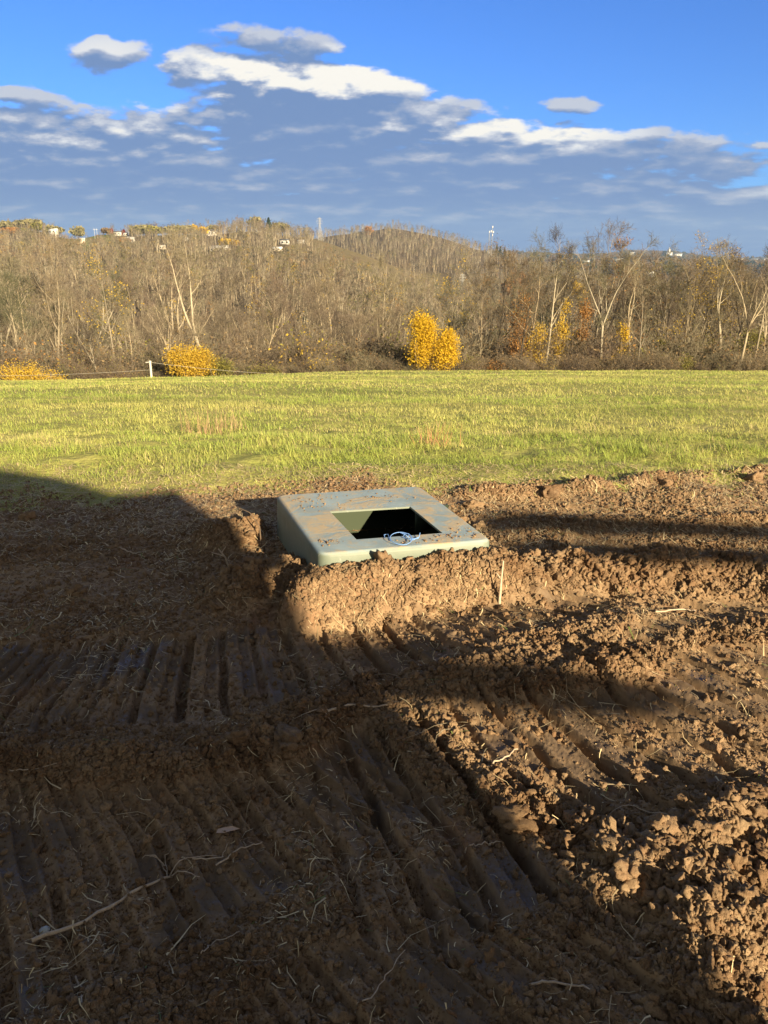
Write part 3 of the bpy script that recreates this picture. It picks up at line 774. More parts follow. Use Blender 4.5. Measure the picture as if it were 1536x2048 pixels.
def merge(parts):
    V = []; Q = []; o = 0
    for v, q in parts: V.append(v); Q += [tuple(i + o for i in f) for f in q]; o += len(v)
    return np.concatenate(V), Q
def capped(name, V, Q, mat, parent=None, sides=6):
    o = mesh_np(name, V, quads=Q, mat=mat, parent=parent, smooth=True); return o
def wood_nodes(c0, c1):
    def f(nt, b):
        nb = NB(nt); tcn = nb.node('ShaderNodeTexCoord').outputs['Object']; n = nb.noise(60, 4, .7, tcn)
        nb.link(nb.ramp(n.outputs[0], [(.3, c0), (.7, c1)]).outputs[0], b.inputs['Base Color'])
    return f
M_stick = material('pale_barkless_wood', rough=.8, build=wood_nodes((.36, .27, .19), (.55, .44, .33)))
M_leafdry = material('dry_leaf', (.50, .36, .28), .8)
M_stone = material('pale_stone', rough=.8, build=wood_nodes((.38, .40, .40), (.6, .6, .58)))
def straw_nodes(nt, b):
    nb = NB(nt); nb.link(nb.attr('col').outputs['Color'], b.inputs['Base Color'])
M_straw = material('straw', rough=.7, spec=.25, build=straw_nodes)
def blades(X, Y, Z, az, L, W, lean, bend, col, segs=3, zl=None):
    """curved tapering ribbons; lean = lift from the ground plane (radians)"""
    n = len(X); t = np.linspace(0, 1, segs + 1)
    V = np.zeros((n, (segs + 1) * 2, 3)); 
    dx, dy = np.cos(az), np.sin(az); px, py = -dy, dx
    for k, s in enumerate(t):
        ang = lean - bend * s * .5
        hx = L * s * np.cos(ang); hz = L * s * np.sin(ang)
        cx = X + dx * hx + px * L * .2 * np.sin(s * 3 + az * 7) * (lean < 1); cy_ = Y + dy * hx + py * L * .2 * np.sin(s * 3 + az * 7) * (lean < 1); cz = Z + hz
        w = W * (1 - .85 * s) * .5
        V[:, 2 * k] = np.stack([cx + px * w, cy_ + py * w, cz], 1); V[:, 2 * k + 1] = np.stack([cx - px * w, cy_ - py * w, cz], 1)
    m = (segs + 1) * 2
    base = np.arange(n)[:, None] * m
    Q = np.concatenate([base + np.array([2 * k, 2 * k + 1, 2 * k + 3, 2 * k + 2]) for k in range(segs)])
    C = np.repeat(col, m, 0)
    return V.reshape(-1, 3), Q, C
def scatter_straw():
    n = 110000
    Y = 1.0 * (6.0) ** (RS.rand(n) ** .8); X = (RS.rand(n) * 2 - 1) * (.62 * Y + .35)
    _, pk, lo, gr = soil(X, Y)
    dens = (.10 + .14 * sstep(2.2, 3.2, Y)) + .35 * lo * sstep(-.35, .5, fbm(X * 1.6, Y * 1.6, 2, 600)) + 2.4 * sstep(3.8, 5.0, Y) * (1-.5*sstep(.3,.9,gr)) + .35 * sstep(2.9, 3.3, Y)
    dens = dens * np.where(Y < 4.3, .25 + 1.6 * sstep(-.05, .45, fbm(X * 3.1, Y * 3.1, 3, 610)), 1)
    keep = (RS.rand(n) < dens * .62) & (in_quad(X, Y, TANK) < 0)
    X, Y = X[keep], Y[keep]; k = len(X)
    L = (.018 + .06 * RS.rand(k) ** 2.2) * (.75 + .16 * Y); W = (.0011 + .0030 * RS.rand(k) ** 2) * (.8 + .22 * Y)
    lg = RS.rand(k) < .09; L = np.where(lg, L * 1.9 + .03, L); W = np.where(lg, W * 1.35, W)
    Z = surf(X, Y) + .004 + .016 * RS.rand(k) ** 2
    # lay each on the surface: lean follows the rise towards its tip
    az = RS.rand(k) * 6.28
    zt = surf(X + np.cos(az) * L, Y + np.sin(az) * L) + .004
    lean = np.arctan2(zt - Z, L) + np.maximum(0, RS.randn(k) * .16)
    tone = RS.rand(k, 1)
    col = np.array([.68, .56, .34]) * (1 - tone) + np.array([.36, .26, .15]) * tone
    gsel = RS.rand(k) < .05; col[gsel] = (.16, .20, .06)
    V, Q, C = blades(X, Y, Z, az, L, W, lean, .0 + .9 * RS.rand(k), col, 3)
    V[:, 2] += 0
    o = mesh_np('straw_litter', V, quads=Q, mat=M_straw, col=C)
    tag(o, 'short dry straw and root fibres lying over the bare soil', 'straw', kind='stuff')
scatter_straw()
def path_on(pts, lift=.008, n=14, wob=.004):
    """polyline through photograph points laid on the ground"""
    W = np.array([on_ground(x, y) for x, y in pts])
    t = np.linspace(0, len(W) - 1, n); P = np.stack([np.interp(t, range(len(W)), W[:, k]) for k in range(3)], 1)
    P[:, 2] = np.maximum(P[:, 2], surf(P[:, 0], P[:, 1])) + lift
    z_ = P[:, 2].copy(); P[1:-1, 2] = (z_[:-2] + 2 * z_[1:-1] + z_[2:]) / 4 ; P[1:-1] += RS.randn(n - 2, 3) * wob * .5
    return P
def stick(name, pts, r0, r1, label, cat, mat=None, lift=.008, n=14, extra=None):
    P = path_on(pts, lift, n); parts = [tube(P, r0, r1, 7, .25)]
    for e in (extra or []): parts.append(tube(path_on(e, lift + .006, 8), r0 * .4, r1 * .25, 5, .2))
    V, Q = merge(parts); o = capped(name, V, Q, mat or M_stick); tag(o, label, cat); return o
stick('stick', [(65, 1886), (150, 1855), (230, 1815), (300, 1778), (345, 1758)], .0055, .0032, 'long pale barkless stick with frayed roots lying in the shaded soil at lower left', 'stick',
      extra=[[(335, 1762), (325, 1735), (300, 1722)], [(340, 1760), (352, 1735), (380, 1722), (440, 1720)], [(342, 1760), (370, 1752), (400, 1762)], [(335, 1760), (330, 1725), (345, 1700)], [(330, 1740), (310, 1715), (285, 1725)]])
stick('twig', [(432, 1735), (480, 1702), (525, 1688)], .0026, .0015, 'thin pale twig with an elbow bend beyond the long stick at lower left', 'twig')
stick('twig', [(385, 1722), (445, 1722), (455, 1692)], .0022, .0012, 'forked root fibre between the long stick and the elbow twig', 'twig')
stick('twig', [(402, 1912), (430, 1890), (480, 1868)], .0018, .0010, 'thin straight twig in the shade right of the long stick', 'twig', extra=[[(402, 1885), (399, 1865)]])
stick('stick', [(655, 1424), (700, 1416), (740, 1418), (792, 1413)], .0048, .0030, 'brown fallen stick lying level across the middle of the shaded tracks', 'stick', extra=[[(655, 1424), (610, 1432), (575, 1450)]])
stick('twig', [(640, 1425), (672, 1455), (690, 1470)], .0018, .0012, 'thin fibre crossing beneath the brown fallen stick', 'twig')
stick('twig', [(152, 1958), (163, 1985), (165, 2018)], .0026, .0018, 'short pale bent root in the shade at the bottom left', 'twig')
stick('twig', [(710, 2030), (745, 2000), (770, 1960), (810, 1905)], .0018, .0010, 'long thin curved stem in the shade at the bottom middle', 'twig')
stick('twig', [(1058, 1975), (1100, 1968), (1150, 1978), (1180, 1984)], .0035, .0018, 'pale twisted root lying in the shade at the bottom right of the middle', 'twig')
stick('twig', [(930, 1710), (960, 1695), (1000, 1688)], .0022, .0014, 'pale bent straw in the shade left of the crumbly heap', 'twig')
stick('twig', [(985, 1538), (1010, 1525), (1035, 1508)], .0030, .0022, 'sunlit pale twig on the strip of crumbly soil between the shadows', 'twig', lift=.02)
stick('twig', [(20, 1545), (80, 1540), (140, 1530)], .0022, .0012, 'greenish blade of grass lying in the shade at the left edge', 'twig')
stick('twig', [(240, 1098), (262, 1108), (290, 1116)], .0045, .003, 'pale straw stalk in the shade left of the tank', 'twig')
stick('twig', [(1390, 1650), (1300, 1640), (1215, 1632)], .002, .0012, 'thin straw lying on the crest of the heap at lower right', 'twig', lift=.02)
stick('twig', [(1310, 1232), (1370, 1228), (1390, 1233)], .004, .0028, 'short sunlit stalk lying among the tracks at the right', 'twig')
# upright stake and the forked twig beside the tank
p = on_ground(1001, 1160)
V, Q = tube([p + (0, 0, -.05), p + (.002, 0, .08), p + (.004, 0, .125), p + (.01, .01, .21)], .008, .004, 7, .25)
V2, Q2 = tube([p + (.003, 0, .12), p + (-.02, .01, .15)], .004, .002, 6); V, Q = merge([(V, Q), (V2, Q2)])
tag(capped('stake', V, Q, M_stick), 'pale broken stake standing upright in the mound right of the tank collar', 'stake')
p = on_ground(452, 1132)
V, Q = merge([tube([p + (.02, 0, -.03), p + (0, 0, .05), p + (-.035, 0, .10)], .006, .004, 6, .3), tube([p + (-.01, 0, .06), p + (-.075, .01, .075)], .004, .002, 6), tube([p + (-.02, 0, .075), p + (.005, .01, .11)], .0035, .002, 6)])
tag(capped('root', V, Q, M_stick), 'forked pale root poking up at the shadow edge left of the tank', 'root')
p = on_ground(505, 1090)
V, Q = tube([p + (.05, 0, .0), p + (.04, .04, .10), p + (-.02, .08, .17), p + (-.10, .1, .2)], .0045, .002, 6, .2)
tag(capped('root', V, Q, material('dark_root', (.12, .085, .06), .9)), 'dark thin root arching beside the left side of the tank', 'root')
# leaf, stones
p = on_ground(456, 1668)
bm = bmesh.new(); vs = [bm.verts.new(v) for v in [(-.032, -.008, 0), (-.01, -.012, .004), (.014, -.006, .007), (.034, .006, .003), (.012, .010, .009), (-.012, .008, .006), (-.03, .006, .002)]]
f = bm.faces.new(vs); r_ = bmesh.ops.extrude_face_region(bm, geom=[f]); bmesh.ops.translate(bm, verts=[v for v in r_['geom'] if isinstance(v, bmesh.types.BMVert)], vec=(0, 0, .0012)); bmesh.ops.recalc_face_normals(bm, faces=bm.faces)
me = bpy.data.meshes.new('leaf'); bm.to_mesh(me); bm.free(); me.materials.append(M_leafdry); o = bpy.data.objects.new('leaf', me); COL.objects.link(o); o.location = p + (0, 0, .010)
tag(o, 'pinkish dry curled leaf on the shaded soil above the elbow twig', 'leaf')
p = on_ground(90, 1864)
P, F = lump_mesh(901, 3, .2); o = mesh_np('stone', P * .013, tris=F, mat=M_stone, smooth=True); o.location = p + (0, 0, .006); tag(o, 'small whitish stone beside the left end of the long stick', 'stone')
# blue wire on the edge of the hatch
M_wire = material('blue_wire', (.20, .38, .80), .4)
def W3(x, y, z=TOPZ + .004): return G(x, y, z)
loop = []
c = W3(802, 1082)
for t in np.linspace(-.5, 2 * math.pi * 1.12, 40):
    loop.append(c + np.array([math.cos(t) * .052 * (1 + .06 * t / 6), math.sin(t) * .075, .007 + .012 * abs(math.sin(t * .5 + .6)) ]))
loop += [W3(800, 1066, TOPZ + .012), W3(812, 1070, TOPZ + .03), W3(822, 1078, TOPZ + .008), W3(838, 1076, TOPZ + .006)]
V1 = tube(loop, .0016, sides=6)
V2 = tube([W3(770, 1076), W3(768, 1070, TOPZ + .01), W3(776, 1068, TOPZ + .004), W3(781, 1082, TOPZ + .004)], .002, sides=6)
V3 = tube([W3(815, 1074), W3(818, 1068, TOPZ + .02), W3(810, 1066, TOPZ + .018), W3(806, 1075), W3(826, 1080), W3(838, 1074, TOPZ + .01), W3(840, 1066, TOPZ + .02)], .002, sides=6)
V, Q = merge([V1, V2, V3]); tag(capped('wire', V, Q, M_wire), 'light blue wire looped on the near edge of the hatch', 'wire')
# grey stone chip at the near left corner
p = on_ground(583, 1092); P, F = lump_mesh(905, 3, .25); P = P * np.array([.3, .8, 1.7])
o = mesh_np('slab_shard', P * .03, tris=F, mat=M_stone); o.location = (p[0], p[1], p[2] + .03); tag(o, 'grey shard standing against the near left side of the tank collar', 'shard')

# ------------------------------------------------------------------ grass of the meadow
def grass_nodes(nt, b):
    nb = NB(nt); nb.link(nb.attr('col').outputs['Color'], b.inputs['Base Color'])
    b.inputs['Roughness'].default_value = .55
    tr = nb.node('ShaderNodeBsdfTranslucent'); nb.link(nb.attr('col').outputs['Color'], tr.inputs[0])
    mx = nb.node('ShaderNodeMixShader'); mx.inputs[0].default_value = .3
    out = nt.nodes['Material Output']; nb.link(b.outputs[0], mx.inputs[1]); nb.link(tr.outputs[0], mx.inputs[2]); nb.link(mx.outputs[0], out.inputs[0])
M_grass = material('grass_blades', rough=.6, spec=.2, build=grass_nodes)
def grass():
    Vs, Qs, Cs, off = [], [], [], 0
    for (y0, y1, n, Lm, Wm, segs) in ((4.85, 8, 170000, .085, .0042, 3), (8, 15, 210000, .085, .0052, 2), (15, 30, 220000, .095, .0095, 2), (30, 56, 170000, .11, .019, 2)):
        Y = np.sqrt(y0 ** 2 + (y1 ** 2 - y0 ** 2) * RS.rand(n)); X = (RS.rand(n) * 2 - 1) * (.60 * Y + .5)
        g = np.ones(n); nn = Y < 8
        if nn.any(): g[nn] = soil(X[nn], Y[nn])[3]
        clump = fbm(X * 2.2, Y * 2.2, 2, 700)
        ok = (RS.rand(n) < g * (.62 + .9 * clump)) & (in_quad(X, Y, TANK) < -.02) & (Y < field_edge(X) + .5)
        if y0 < 5: ok &= (RS.rand(n) < sstep(4.9, 5.8, Y) * .6 + .4)
        X, Y = X[ok], Y[ok]; k = len(X)
        tall = .7 + .6 * sstep(-.3, .6, fbm(X * .7, Y * .7, 3, 710))
        short = sstep(5.0, 6.5, Y) * .4 + .6
        L = .74 * Lm * (.5 + .9 * RS.rand(k)) * tall * short; W = Wm * (.7 + .6 * RS.rand(k))
        patch = fbm(X / 5, Y / 2.6, 3, 720) + .5 * fbm(X * 1.1, Y * .8, 3, 730) + .22 * RS.randn(k)
        dark = sstep(.25, .8, fbm(X / 7 + 3, Y / 1.7, 3, 740) + .1)
        a = sstep(-.45, .55, patch)[:, None]
        col = np.array([.38, .46, .105]) * (1 - a) + np.array([.60, .585, .19]) * a
        dry = (RS.rand(k) < .10 + .28 * sstep(.1, .7, fbm(X / 1.6, Y / 1.1, 3, 750)) + .5 * (1 - sstep(5.2, 6.3, Y)))[:, None]
        col = np.where(dry, np.array([.58, .47, .25]) * (.7 + .5 * RS.rand(k, 1)), col)
        col = col * (1 - .26 * dark[:, None]) * (.8 + .4 * RS.rand(k, 1))
        lean = 1.4 - np.abs(RS.randn(k)) * .6
        lean = np.where(dry[:, 0] & (Y < 6.5), np.abs(RS.randn(k)) * .5, lean)
        V, Q, C = blades(X, Y, surf(X, Y) - .003, RS.rand(k) * 6.28, L, W, lean, .4 + 1.1 * RS.rand(k), col, segs)
        Vs.append(V); Qs.append(Q + off); Cs.append(C); off += len(V)
    o = mesh_np('grass', np.concatenate(Vs), quads=np.concatenate(Qs), mat=M_grass, col=np.concatenate(Cs))
    tag(o, 'short green and straw-coloured grass covering the sloping meadow', 'grass', kind='stuff')
grass()
def dry_tuft(x, y, h, label, col):
    p = on_ground(x, y); k = 60
    X = p[0] + RS.randn(k) * .10; Y = p[1] + RS.randn(k) * .1
    V, Q, C = blades(X, Y, surf(X, Y), RS.rand(k) * 6.28, h * (.5 + .6 * RS.rand(k)), np.full(k, .006), 1.5 - np.abs(RS.randn(k)) * .25, .3 * RS.rand(k), np.tile(col, (k, 1)) * (.8 + .4 * RS.rand(k, 1)), 3)
    o = mesh_np('grass_tuft', V - p, quads=Q, mat=M_grass, col=C); o.location = p; tag(o, label, 'grass tuft')
dry_tuft(415, 868, .34, 'tall dry tan grass tuft standing in the meadow left of the tank', (.42, .28, .16))
dry_tuft(462, 860, .26, 'lower dry tuft right beside the tall tan one in the meadow', (.45, .32, .18))
dry_tuft(871, 890, .26, 'reddish dry grass tuft in the meadow behind the tank', (.50, .27, .14))

# ------------------------------------------------------------------ trees
def bark_nodes(c0, c1, sc_=3.0):
    def f(nt, b):
        nb = NB(nt); tcn = nb.node('ShaderNodeTexCoord').outputs['Object']; n = nb.noise(sc_, 5, .7, tcn)
        rnd = nb.node('ShaderNodeObjectInfo').outputs['Random']
        c = nb.ramp(n.outputs[0], [(.3, c0), (.7, c1)]).outputs[0]
        v = nb.ramp(rnd, [(0, (.62, .60, .58)), (.35, (1, .95, .85)), (.7, (1.0, 1.0, 1.0)), (1, (1.25, 1.15, 1.0))]).outputs[0]
        nb.link(nb.mix(1., c, v, 'MULTIPLY'), b.inputs['Base Color'])
    return f
M_bark = material('grey_bark', rough=.9, spec=.1, build=bark_nodes((.15, .125, .095), (.33, .29, .225)))
M_bark_pale = material('pale_bark', rough=.85, spec=.15, build=bark_nodes((.22, .19, .145), (.42, .375, .29)))
M_bark_dark = material('dark_bark', rough=.9, spec=.1, build=bark_nodes((.05, .042, .035), (.12, .10, .08)))
def twig_nodes(nt, b):
    nb = NB(nt); rnd = nb.node('ShaderNodeObjectInfo').outputs['Random']
    c = nb.ramp(rnd, [(0, (.06, .05, .042)), (.2, (.13, .105, .078)), (.42, (.20, .16, .11)), (.6, (.13, .098, .08)), (.8, (.22, .19, .13)), (1, (.10, .10, .062))]).outputs[0]
    nb.link(c, b.inputs['Base Color'])
M_twig = material('bare_twigs', rough=.9, spec=.05, build=twig_nodes)
def leaf_mat(name, c0, c1, trans=.3):
    def f(nt, b):
        nb = NB(nt); col = nb.attr('col').outputs['Fac']
        c = nb.ramp(col, [(0, c0), (1, c1)]).outputs[0]; nb.link(c, b.inputs['Base Color'])
        tr = nb.node('ShaderNodeBsdfTranslucent'); nb.link(c, tr.inputs[0]); mx = nb.node('ShaderNodeMixShader'); mx.inputs[0].default_value = trans
        nb.link(b.outputs[0], mx.inputs[1]); nb.link(tr.outputs[0], mx.inputs[2]); nb.link(mx.outputs[0], nt.nodes['Material Output'].inputs[0])
    return material(name, rough=.8, spec=.1, build=f)
M_yellow = leaf_mat('yellow_leaves', (.42, .26, .02), (.72, .50, .04))
M_gold = leaf_mat('golden_leaves', (.38, .24, .03), (.66, .47, .07))
M_rust = leaf_mat('rusty_leaves', (.20, .10, .04), (.42, .23, .08))
M_olive = leaf_mat('olive_leaves', (.10, .10, .03), (.30, .27, .07))
M_ever = leaf_mat('evergreen_needles', (.018, .032, .018), (.045, .065, .035), .1)
M_red = leaf_mat('red_leaves', (.16, .03, .02), (.28, .06, .04))
M_palecrown = leaf_mat('pale_olive_leaves', (.16, .15, .07), (.36, .32, .17))
M_brown = leaf_mat('brown_leaves', (.13, .09, .05), (.28, .20, .11))
def seg_tubes(S, sides):
    """S rows: x0 y0 z0 r0 x1 y1 z1 r1 -> frustums"""
    S = np.asarray(S, float); a, b = S[:, :3], S[:, 4:7]; d = b - a; d /= np.linalg.norm(d, axis=1, keepdims=True) + 1e-9
    up = np.where(np.abs(d[:, 2:3]) < .9, [[0, 0, 1.0]], [[1.0, 0, 0]]); s = np.cross(d, up); s /= np.linalg.norm(s, axis=1, keepdims=True); t = np.cross(d, s)
    V = []
    for (p, r) in ((a, S[:, 3:4]), (b, S[:, 7:8])):
        for k in range(sides):
            an = 2 * math.pi * k / sides; V.append(p + r * (s * math.cos(an) + t * math.sin(an)))
    V = np.stack(V, 1); m = 2 * sides; base = np.arange(len(S))[:, None] * m
    Q = np.concatenate([base + np.array([k, (k + 1) % sides, sides + (k + 1) % sides, sides + k]) for k in range(sides)])
    return V.reshape(-1, 3), Q
def seg_slivers(S, rs):
    S = np.asarray(S, float); a, b = S[:, :3], S[:, 4:7]; d = b - a; n = rs.randn(len(S), 3); s = np.cross(d, n); s /= np.linalg.norm(s, axis=1, keepdims=True) + 1e-9
    V = np.stack([a + s * S[:, 3:4], a - s * S[:, 3:4], b], 1).reshape(-1, 3); return V, np.arange(len(V)).reshape(-1, 3)
def grow_tree(seed, H, spread=.5, fork=None, limbs=9, br=6, tw=8, r0=.16, lean=0.0, first=.35, twr=.012, up=.35, fine=5):
    rs = np.random.RandomState(seed); big, mid, fineS = [], [], []
    def walk(p, d, L, r, nseg, wander, tip, out, upf):
        pts = [(p.copy(), r)]; q = p.copy(); dd = d.copy()
        for k in range(nseg):
            dd = dd + rs.randn(3) * wander + np.array([0, 0, upf]); dd /= np.linalg.norm(dd); q2 = q + dd * L / nseg
            r1 = r + (tip - r) * (k + 1) / nseg; out.append((*q, pts[-1][1], *q2, r1)); q = q2; pts.append((q.copy(), r1))
        return pts, dd
    def at(pts, s):
        f = s * (len(pts) - 1); i = min(int(f), len(pts) - 2); w = f - i; return pts[i][0] * (1 - w) + pts[i + 1][0] * w, pts[i][1] * (1 - w) + pts[i + 1][1] * w, pts[i + 1][0] - pts[i][0]
    def side(dirv, ang):
        dirv = dirv / np.linalg.norm(dirv); n = np.cross(dirv, rs.randn(3)); n /= np.linalg.norm(n); return dirv * math.cos(ang) + n * math.sin(ang)
    stems = []
    d0 = np.array([math.sin(lean) , .05 * rs.randn(), math.cos(lean)])
    if fork:
        pts, dd = walk(np.zeros(3), d0, H * fork, r0, 4, .05, r0 * .8, big, .03)
        nst = rs.randint(2, 4)
        for k in range(nst):
            dr = side(dd, .14 + .22 * rs.rand()); pt, _ = walk(pts[-1][0], dr, H * (1 - fork) * (.75 + .35 * rs.rand()), r0 * .62, 7, .09, .012, big, .07); stems.append((pt, H * (1 - fork), .12))
        stems.append((pts, H * .3, first / max(fork, .1) if first < fork else .9))
    else:
        pts, dd = walk(np.zeros(3), d0, H, r0, 9, .055, .012, big, .03); stems.append((pts, H, first))
    for si, (pts, HL, fs) in enumerate(stems):
        nl = limbs if not fork else max(3, int(limbs * .6))
        if fork and si == len(stems) - 1: nl = 2
        for k in range(nl):
            s = fs + (1 - fs) * (k + rs.rand()) / nl; s = min(s, .97); p, r, dv = at(pts, s)
            L = HL * spread * (1.05 - .75 * s) * (.6 + .6 * rs.rand()); lp, _ = walk(p, side(dv, .55 + .45 * rs.rand()), L, r * .55, 5, .16, .010, big, .06 + up * .25)
            for b_ in range(br):
                s2 = .25 + .75 * (b_ + rs.rand()) / br; p2, r2, dv2 = at(lp, min(s2, .99)); L2 = L * (.5 - .25 * s2) * (.6 + .8 * rs.rand()) + .35
                bp, _ = walk(p2, side(dv2, .45 + .5 * rs.rand()), L2, max(r2 * .55, .012), 3, .2, .006, mid, up * .3)
                for t_ in range(tw):
                    s3 = .2 + .8 * rs.rand(); p3, r3, dv3 = at(bp, min(s3, .99)); L3 = .35 + .55 * rs.rand()
                    tp, _ = walk(p3, side(dv3, .4 + .6 * rs.rand()), L3 * H / 13, twr, 1, .2, .004, fineS, up * .2)
                    for f_ in range(fine):
                        p4, _, dv4 = at(tp, .2 + .75 * rs.rand()); e = p4 + side(dv4, .5 + .4 * rs.rand()) * (.2 + .35 * rs.rand()) * H / 13
                        fineS.append((*p4, twr * .7, *e, .002))
    return big, mid, fineS, rs
def tree_meshes(seed, H, bark, twig, leaves=None, **kw):
    big, mid, fi, rs = grow_tree(seed, H, **kw)
    V, Q = seg_tubes(big, 6); trunk = mesh_np('trunk', V, quads=Q, mat=bark, link=False, smooth=True)
    V, Q = seg_tubes(mid, 3); V2, T2 = seg_slivers(fi, rs)
    Vc = np.concatenate([V, V2]); mi = np.zeros(len(Q) + len(T2), int)
    mats = [twig]; col = np.zeros((len(Vc), 3)); tris = T2 + len(V)
    if leaves:
        lm, share, size = leaves; F = np.array(fi); pick = F[rs.rand(len(F)) < share]; c = pick[:, 4:7] + rs.randn(len(pick), 3) * .08
        V3, Q3, C3 = leaf_quads(c, size, rs); tris = tris; Q = np.concatenate([Q, Q3 + len(Vc)]); Vc = np.concatenate([Vc, V3]); col = np.concatenate([col, C3]); mats = [twig, lm]
        mi = np.concatenate([np.zeros(len(tris), int), np.zeros(len(Q) - len(Q3), int), np.ones(len(Q3), int)])
    crown = mesh_np('crown', Vc, tris=tris, quads=Q, mat=mats, link=False, col=col, matidx=mi)
    return trunk, crown
def leaf_quads(c, size, rs, jitter=.5):
    n = len(c); a = rs.randn(n, 3); a /= np.linalg.norm(a, axis=1, keepdims=True); b = np.cross(a, rs.randn(n, 3)); b /= np.linalg.norm(b, axis=1, keepdims=True)
    s = size * (1 - jitter + 2 * jitter * rs.rand(n, 1)) * .5
    V = np.stack([c - a * s, c + b * s * .6, c + a * s, c - b * s * .6], 1).reshape(-1, 3)
    C = np.repeat(rs.rand(n, 1), 4, 0) * np.ones((1, 3)); return V, np.arange(4 * n).reshape(-1, 4), C
PROTO = []
spec = [dict(spread=.42, limbs=9, first=.35), dict(spread=.5, fork=.4, limbs=9), dict(spread=.36, limbs=10, first=.45, r0=.13), dict(spread=.55, fork=.3, limbs=10, r0=.2),
        dict(spread=.4, limbs=8, first=.25, lean=.18, r0=.12), dict(spread=.48, fork=.5, limbs=8, lean=-.12), dict(spread=.34, limbs=10, first=.5, r0=.11), dict(spread=.5, limbs=10, first=.3)]
for k, s_ in enumerate(spec):
    bark = M_bark_pale if k in (0, 1, 3, 5, 6) else M_bark
    PROTO.append(tree_meshes(40 + k, 13, bark, M_twig, **s_))
PROTO.append(tree_meshes(60, 13, M_bark, M_twig, leaves=(M_gold, .30, .13), spread=.4, limbs=9, first=.2))
PROTO.append(tree_meshes(61, 13, M_bark_dark, M_twig, leaves=(M_rust, .34, .13), spread=.38, limbs=9, first=.15))
PROTO.append(tree_meshes(62, 13, M_bark, M_twig, leaves=(M_olive, .40, .13), spread=.4, limbs=9, first=.12))
PROTO.append(tree_meshes(63, 13, M_bark_dark, M_twig, leaves=(M_brown, .32, .13), spread=.42, limbs=9, first=.2))
def tree_copy(k, X, Y, H, rz, label, group=None, name='bare_tree', sink=.2, wide=1.0):
    root = empty(name, (X, Y, float(surf([X], [Y])[0]) - sink), rz); s = H / 13; root.scale = (s * wide, s * wide, s)
    for part in PROTO[k]:
        c = part.copy(); COL.objects.link(c); c.parent = root; c.name = part.name.split('.')[0]
    tag(root, label, 'tree', group); return root
def at_u(x, Y): return uv_of(x, 620)[0] * Y if False else (x - 768) / 1624.0 * Y
GRP = 'bare trees of the wood below the meadow'
# trees that stand out: px x, distance, px y of the top, prototype, label
def top_h(x, ytop, Y):
    u, v = uv_of(x, ytop); X = u * Y; return X, CAM_H + v * Y - float(surf([X], [Y])[0]) + .2
MARKED = [
    (38, 92, 500, 3, 'big pale forked tree spreading over the wood near the left edge'),
    (12, 76, 560, 6, 'slender pale trunk at the very left edge of the wood'),
    (150, 120, 545, 1, 'pale forked tree rising above the dark evergreens on the left'),
    (232, 100, 560, 5, 'leaning pale forked tree above the fence post'),
    (255, 96, 570, 0, 'pale trunk close to the right of the leaning forked one above the fence post'),
    (345, 130, 510, 3, 'pale tree with a crooked crown above the golden bush'),
    (470, 84, 640, 7, 'small pale tree with a short trunk right of the golden bush'),
    (590, 130, 540, 1, 'tall light trunk in the middle of the wood below the power pylon'),
    (672, 125, 545, 5, 'wide pale fork in the wood left of the yellow vine-clad trees'),
    (760, 145, 530, 0, 'twin-looking pale trunk standing high in the middle of the wood'),
    (735, 84, 640, 4, 'small bare tree with a stubby dark top left of the yellow trees'),
    (628, 112, 560, 3, 'clump of pale stems left of the middle of the wood'),
    (1098, 60, 478, 0, 'tall straight pale tree, first of the tall ones right of the yellow trees'),
    (1190, 61, 468, 7, 'tallest dark-trunked bare tree against the sky on the right'),
    (1212, 60, 475, 1, 'tall bare tree with a fine fan crown just right of the tallest one'),
    (1285, 60, 540, 4, 'pale trunk leaning right at the field edge'),
    (1275, 63, 520, 5, 'bare tree with a long arching limb behind the leaning pale trunk'),
    (1378, 61, 545, 2, 'slim pale tree right of the leaning trunks'),
    (1400, 60, 590, 4, 'short crooked tree with a broken limb at the field edge on the right'),
    (1465, 62, 498, 5, 'tall pale forked tree second from the right edge'),
    (1522, 60, 510, 0, 'tall bare tree at the right edge of the photo'),
    (1335, 66, 560, 7, 'spreading bare tree behind the slim pale one on the right'),
]
taken = []
for (x, Y, yt, k, lab) in MARKED:
    X, H = top_h(x, yt, Y); X = (x - 768) / 1624 * Y * 1.02
    tree_copy(k, X, Y, H, RS.rand() * 6.28, lab, GRP, wide=.85); taken.append((X, Y))
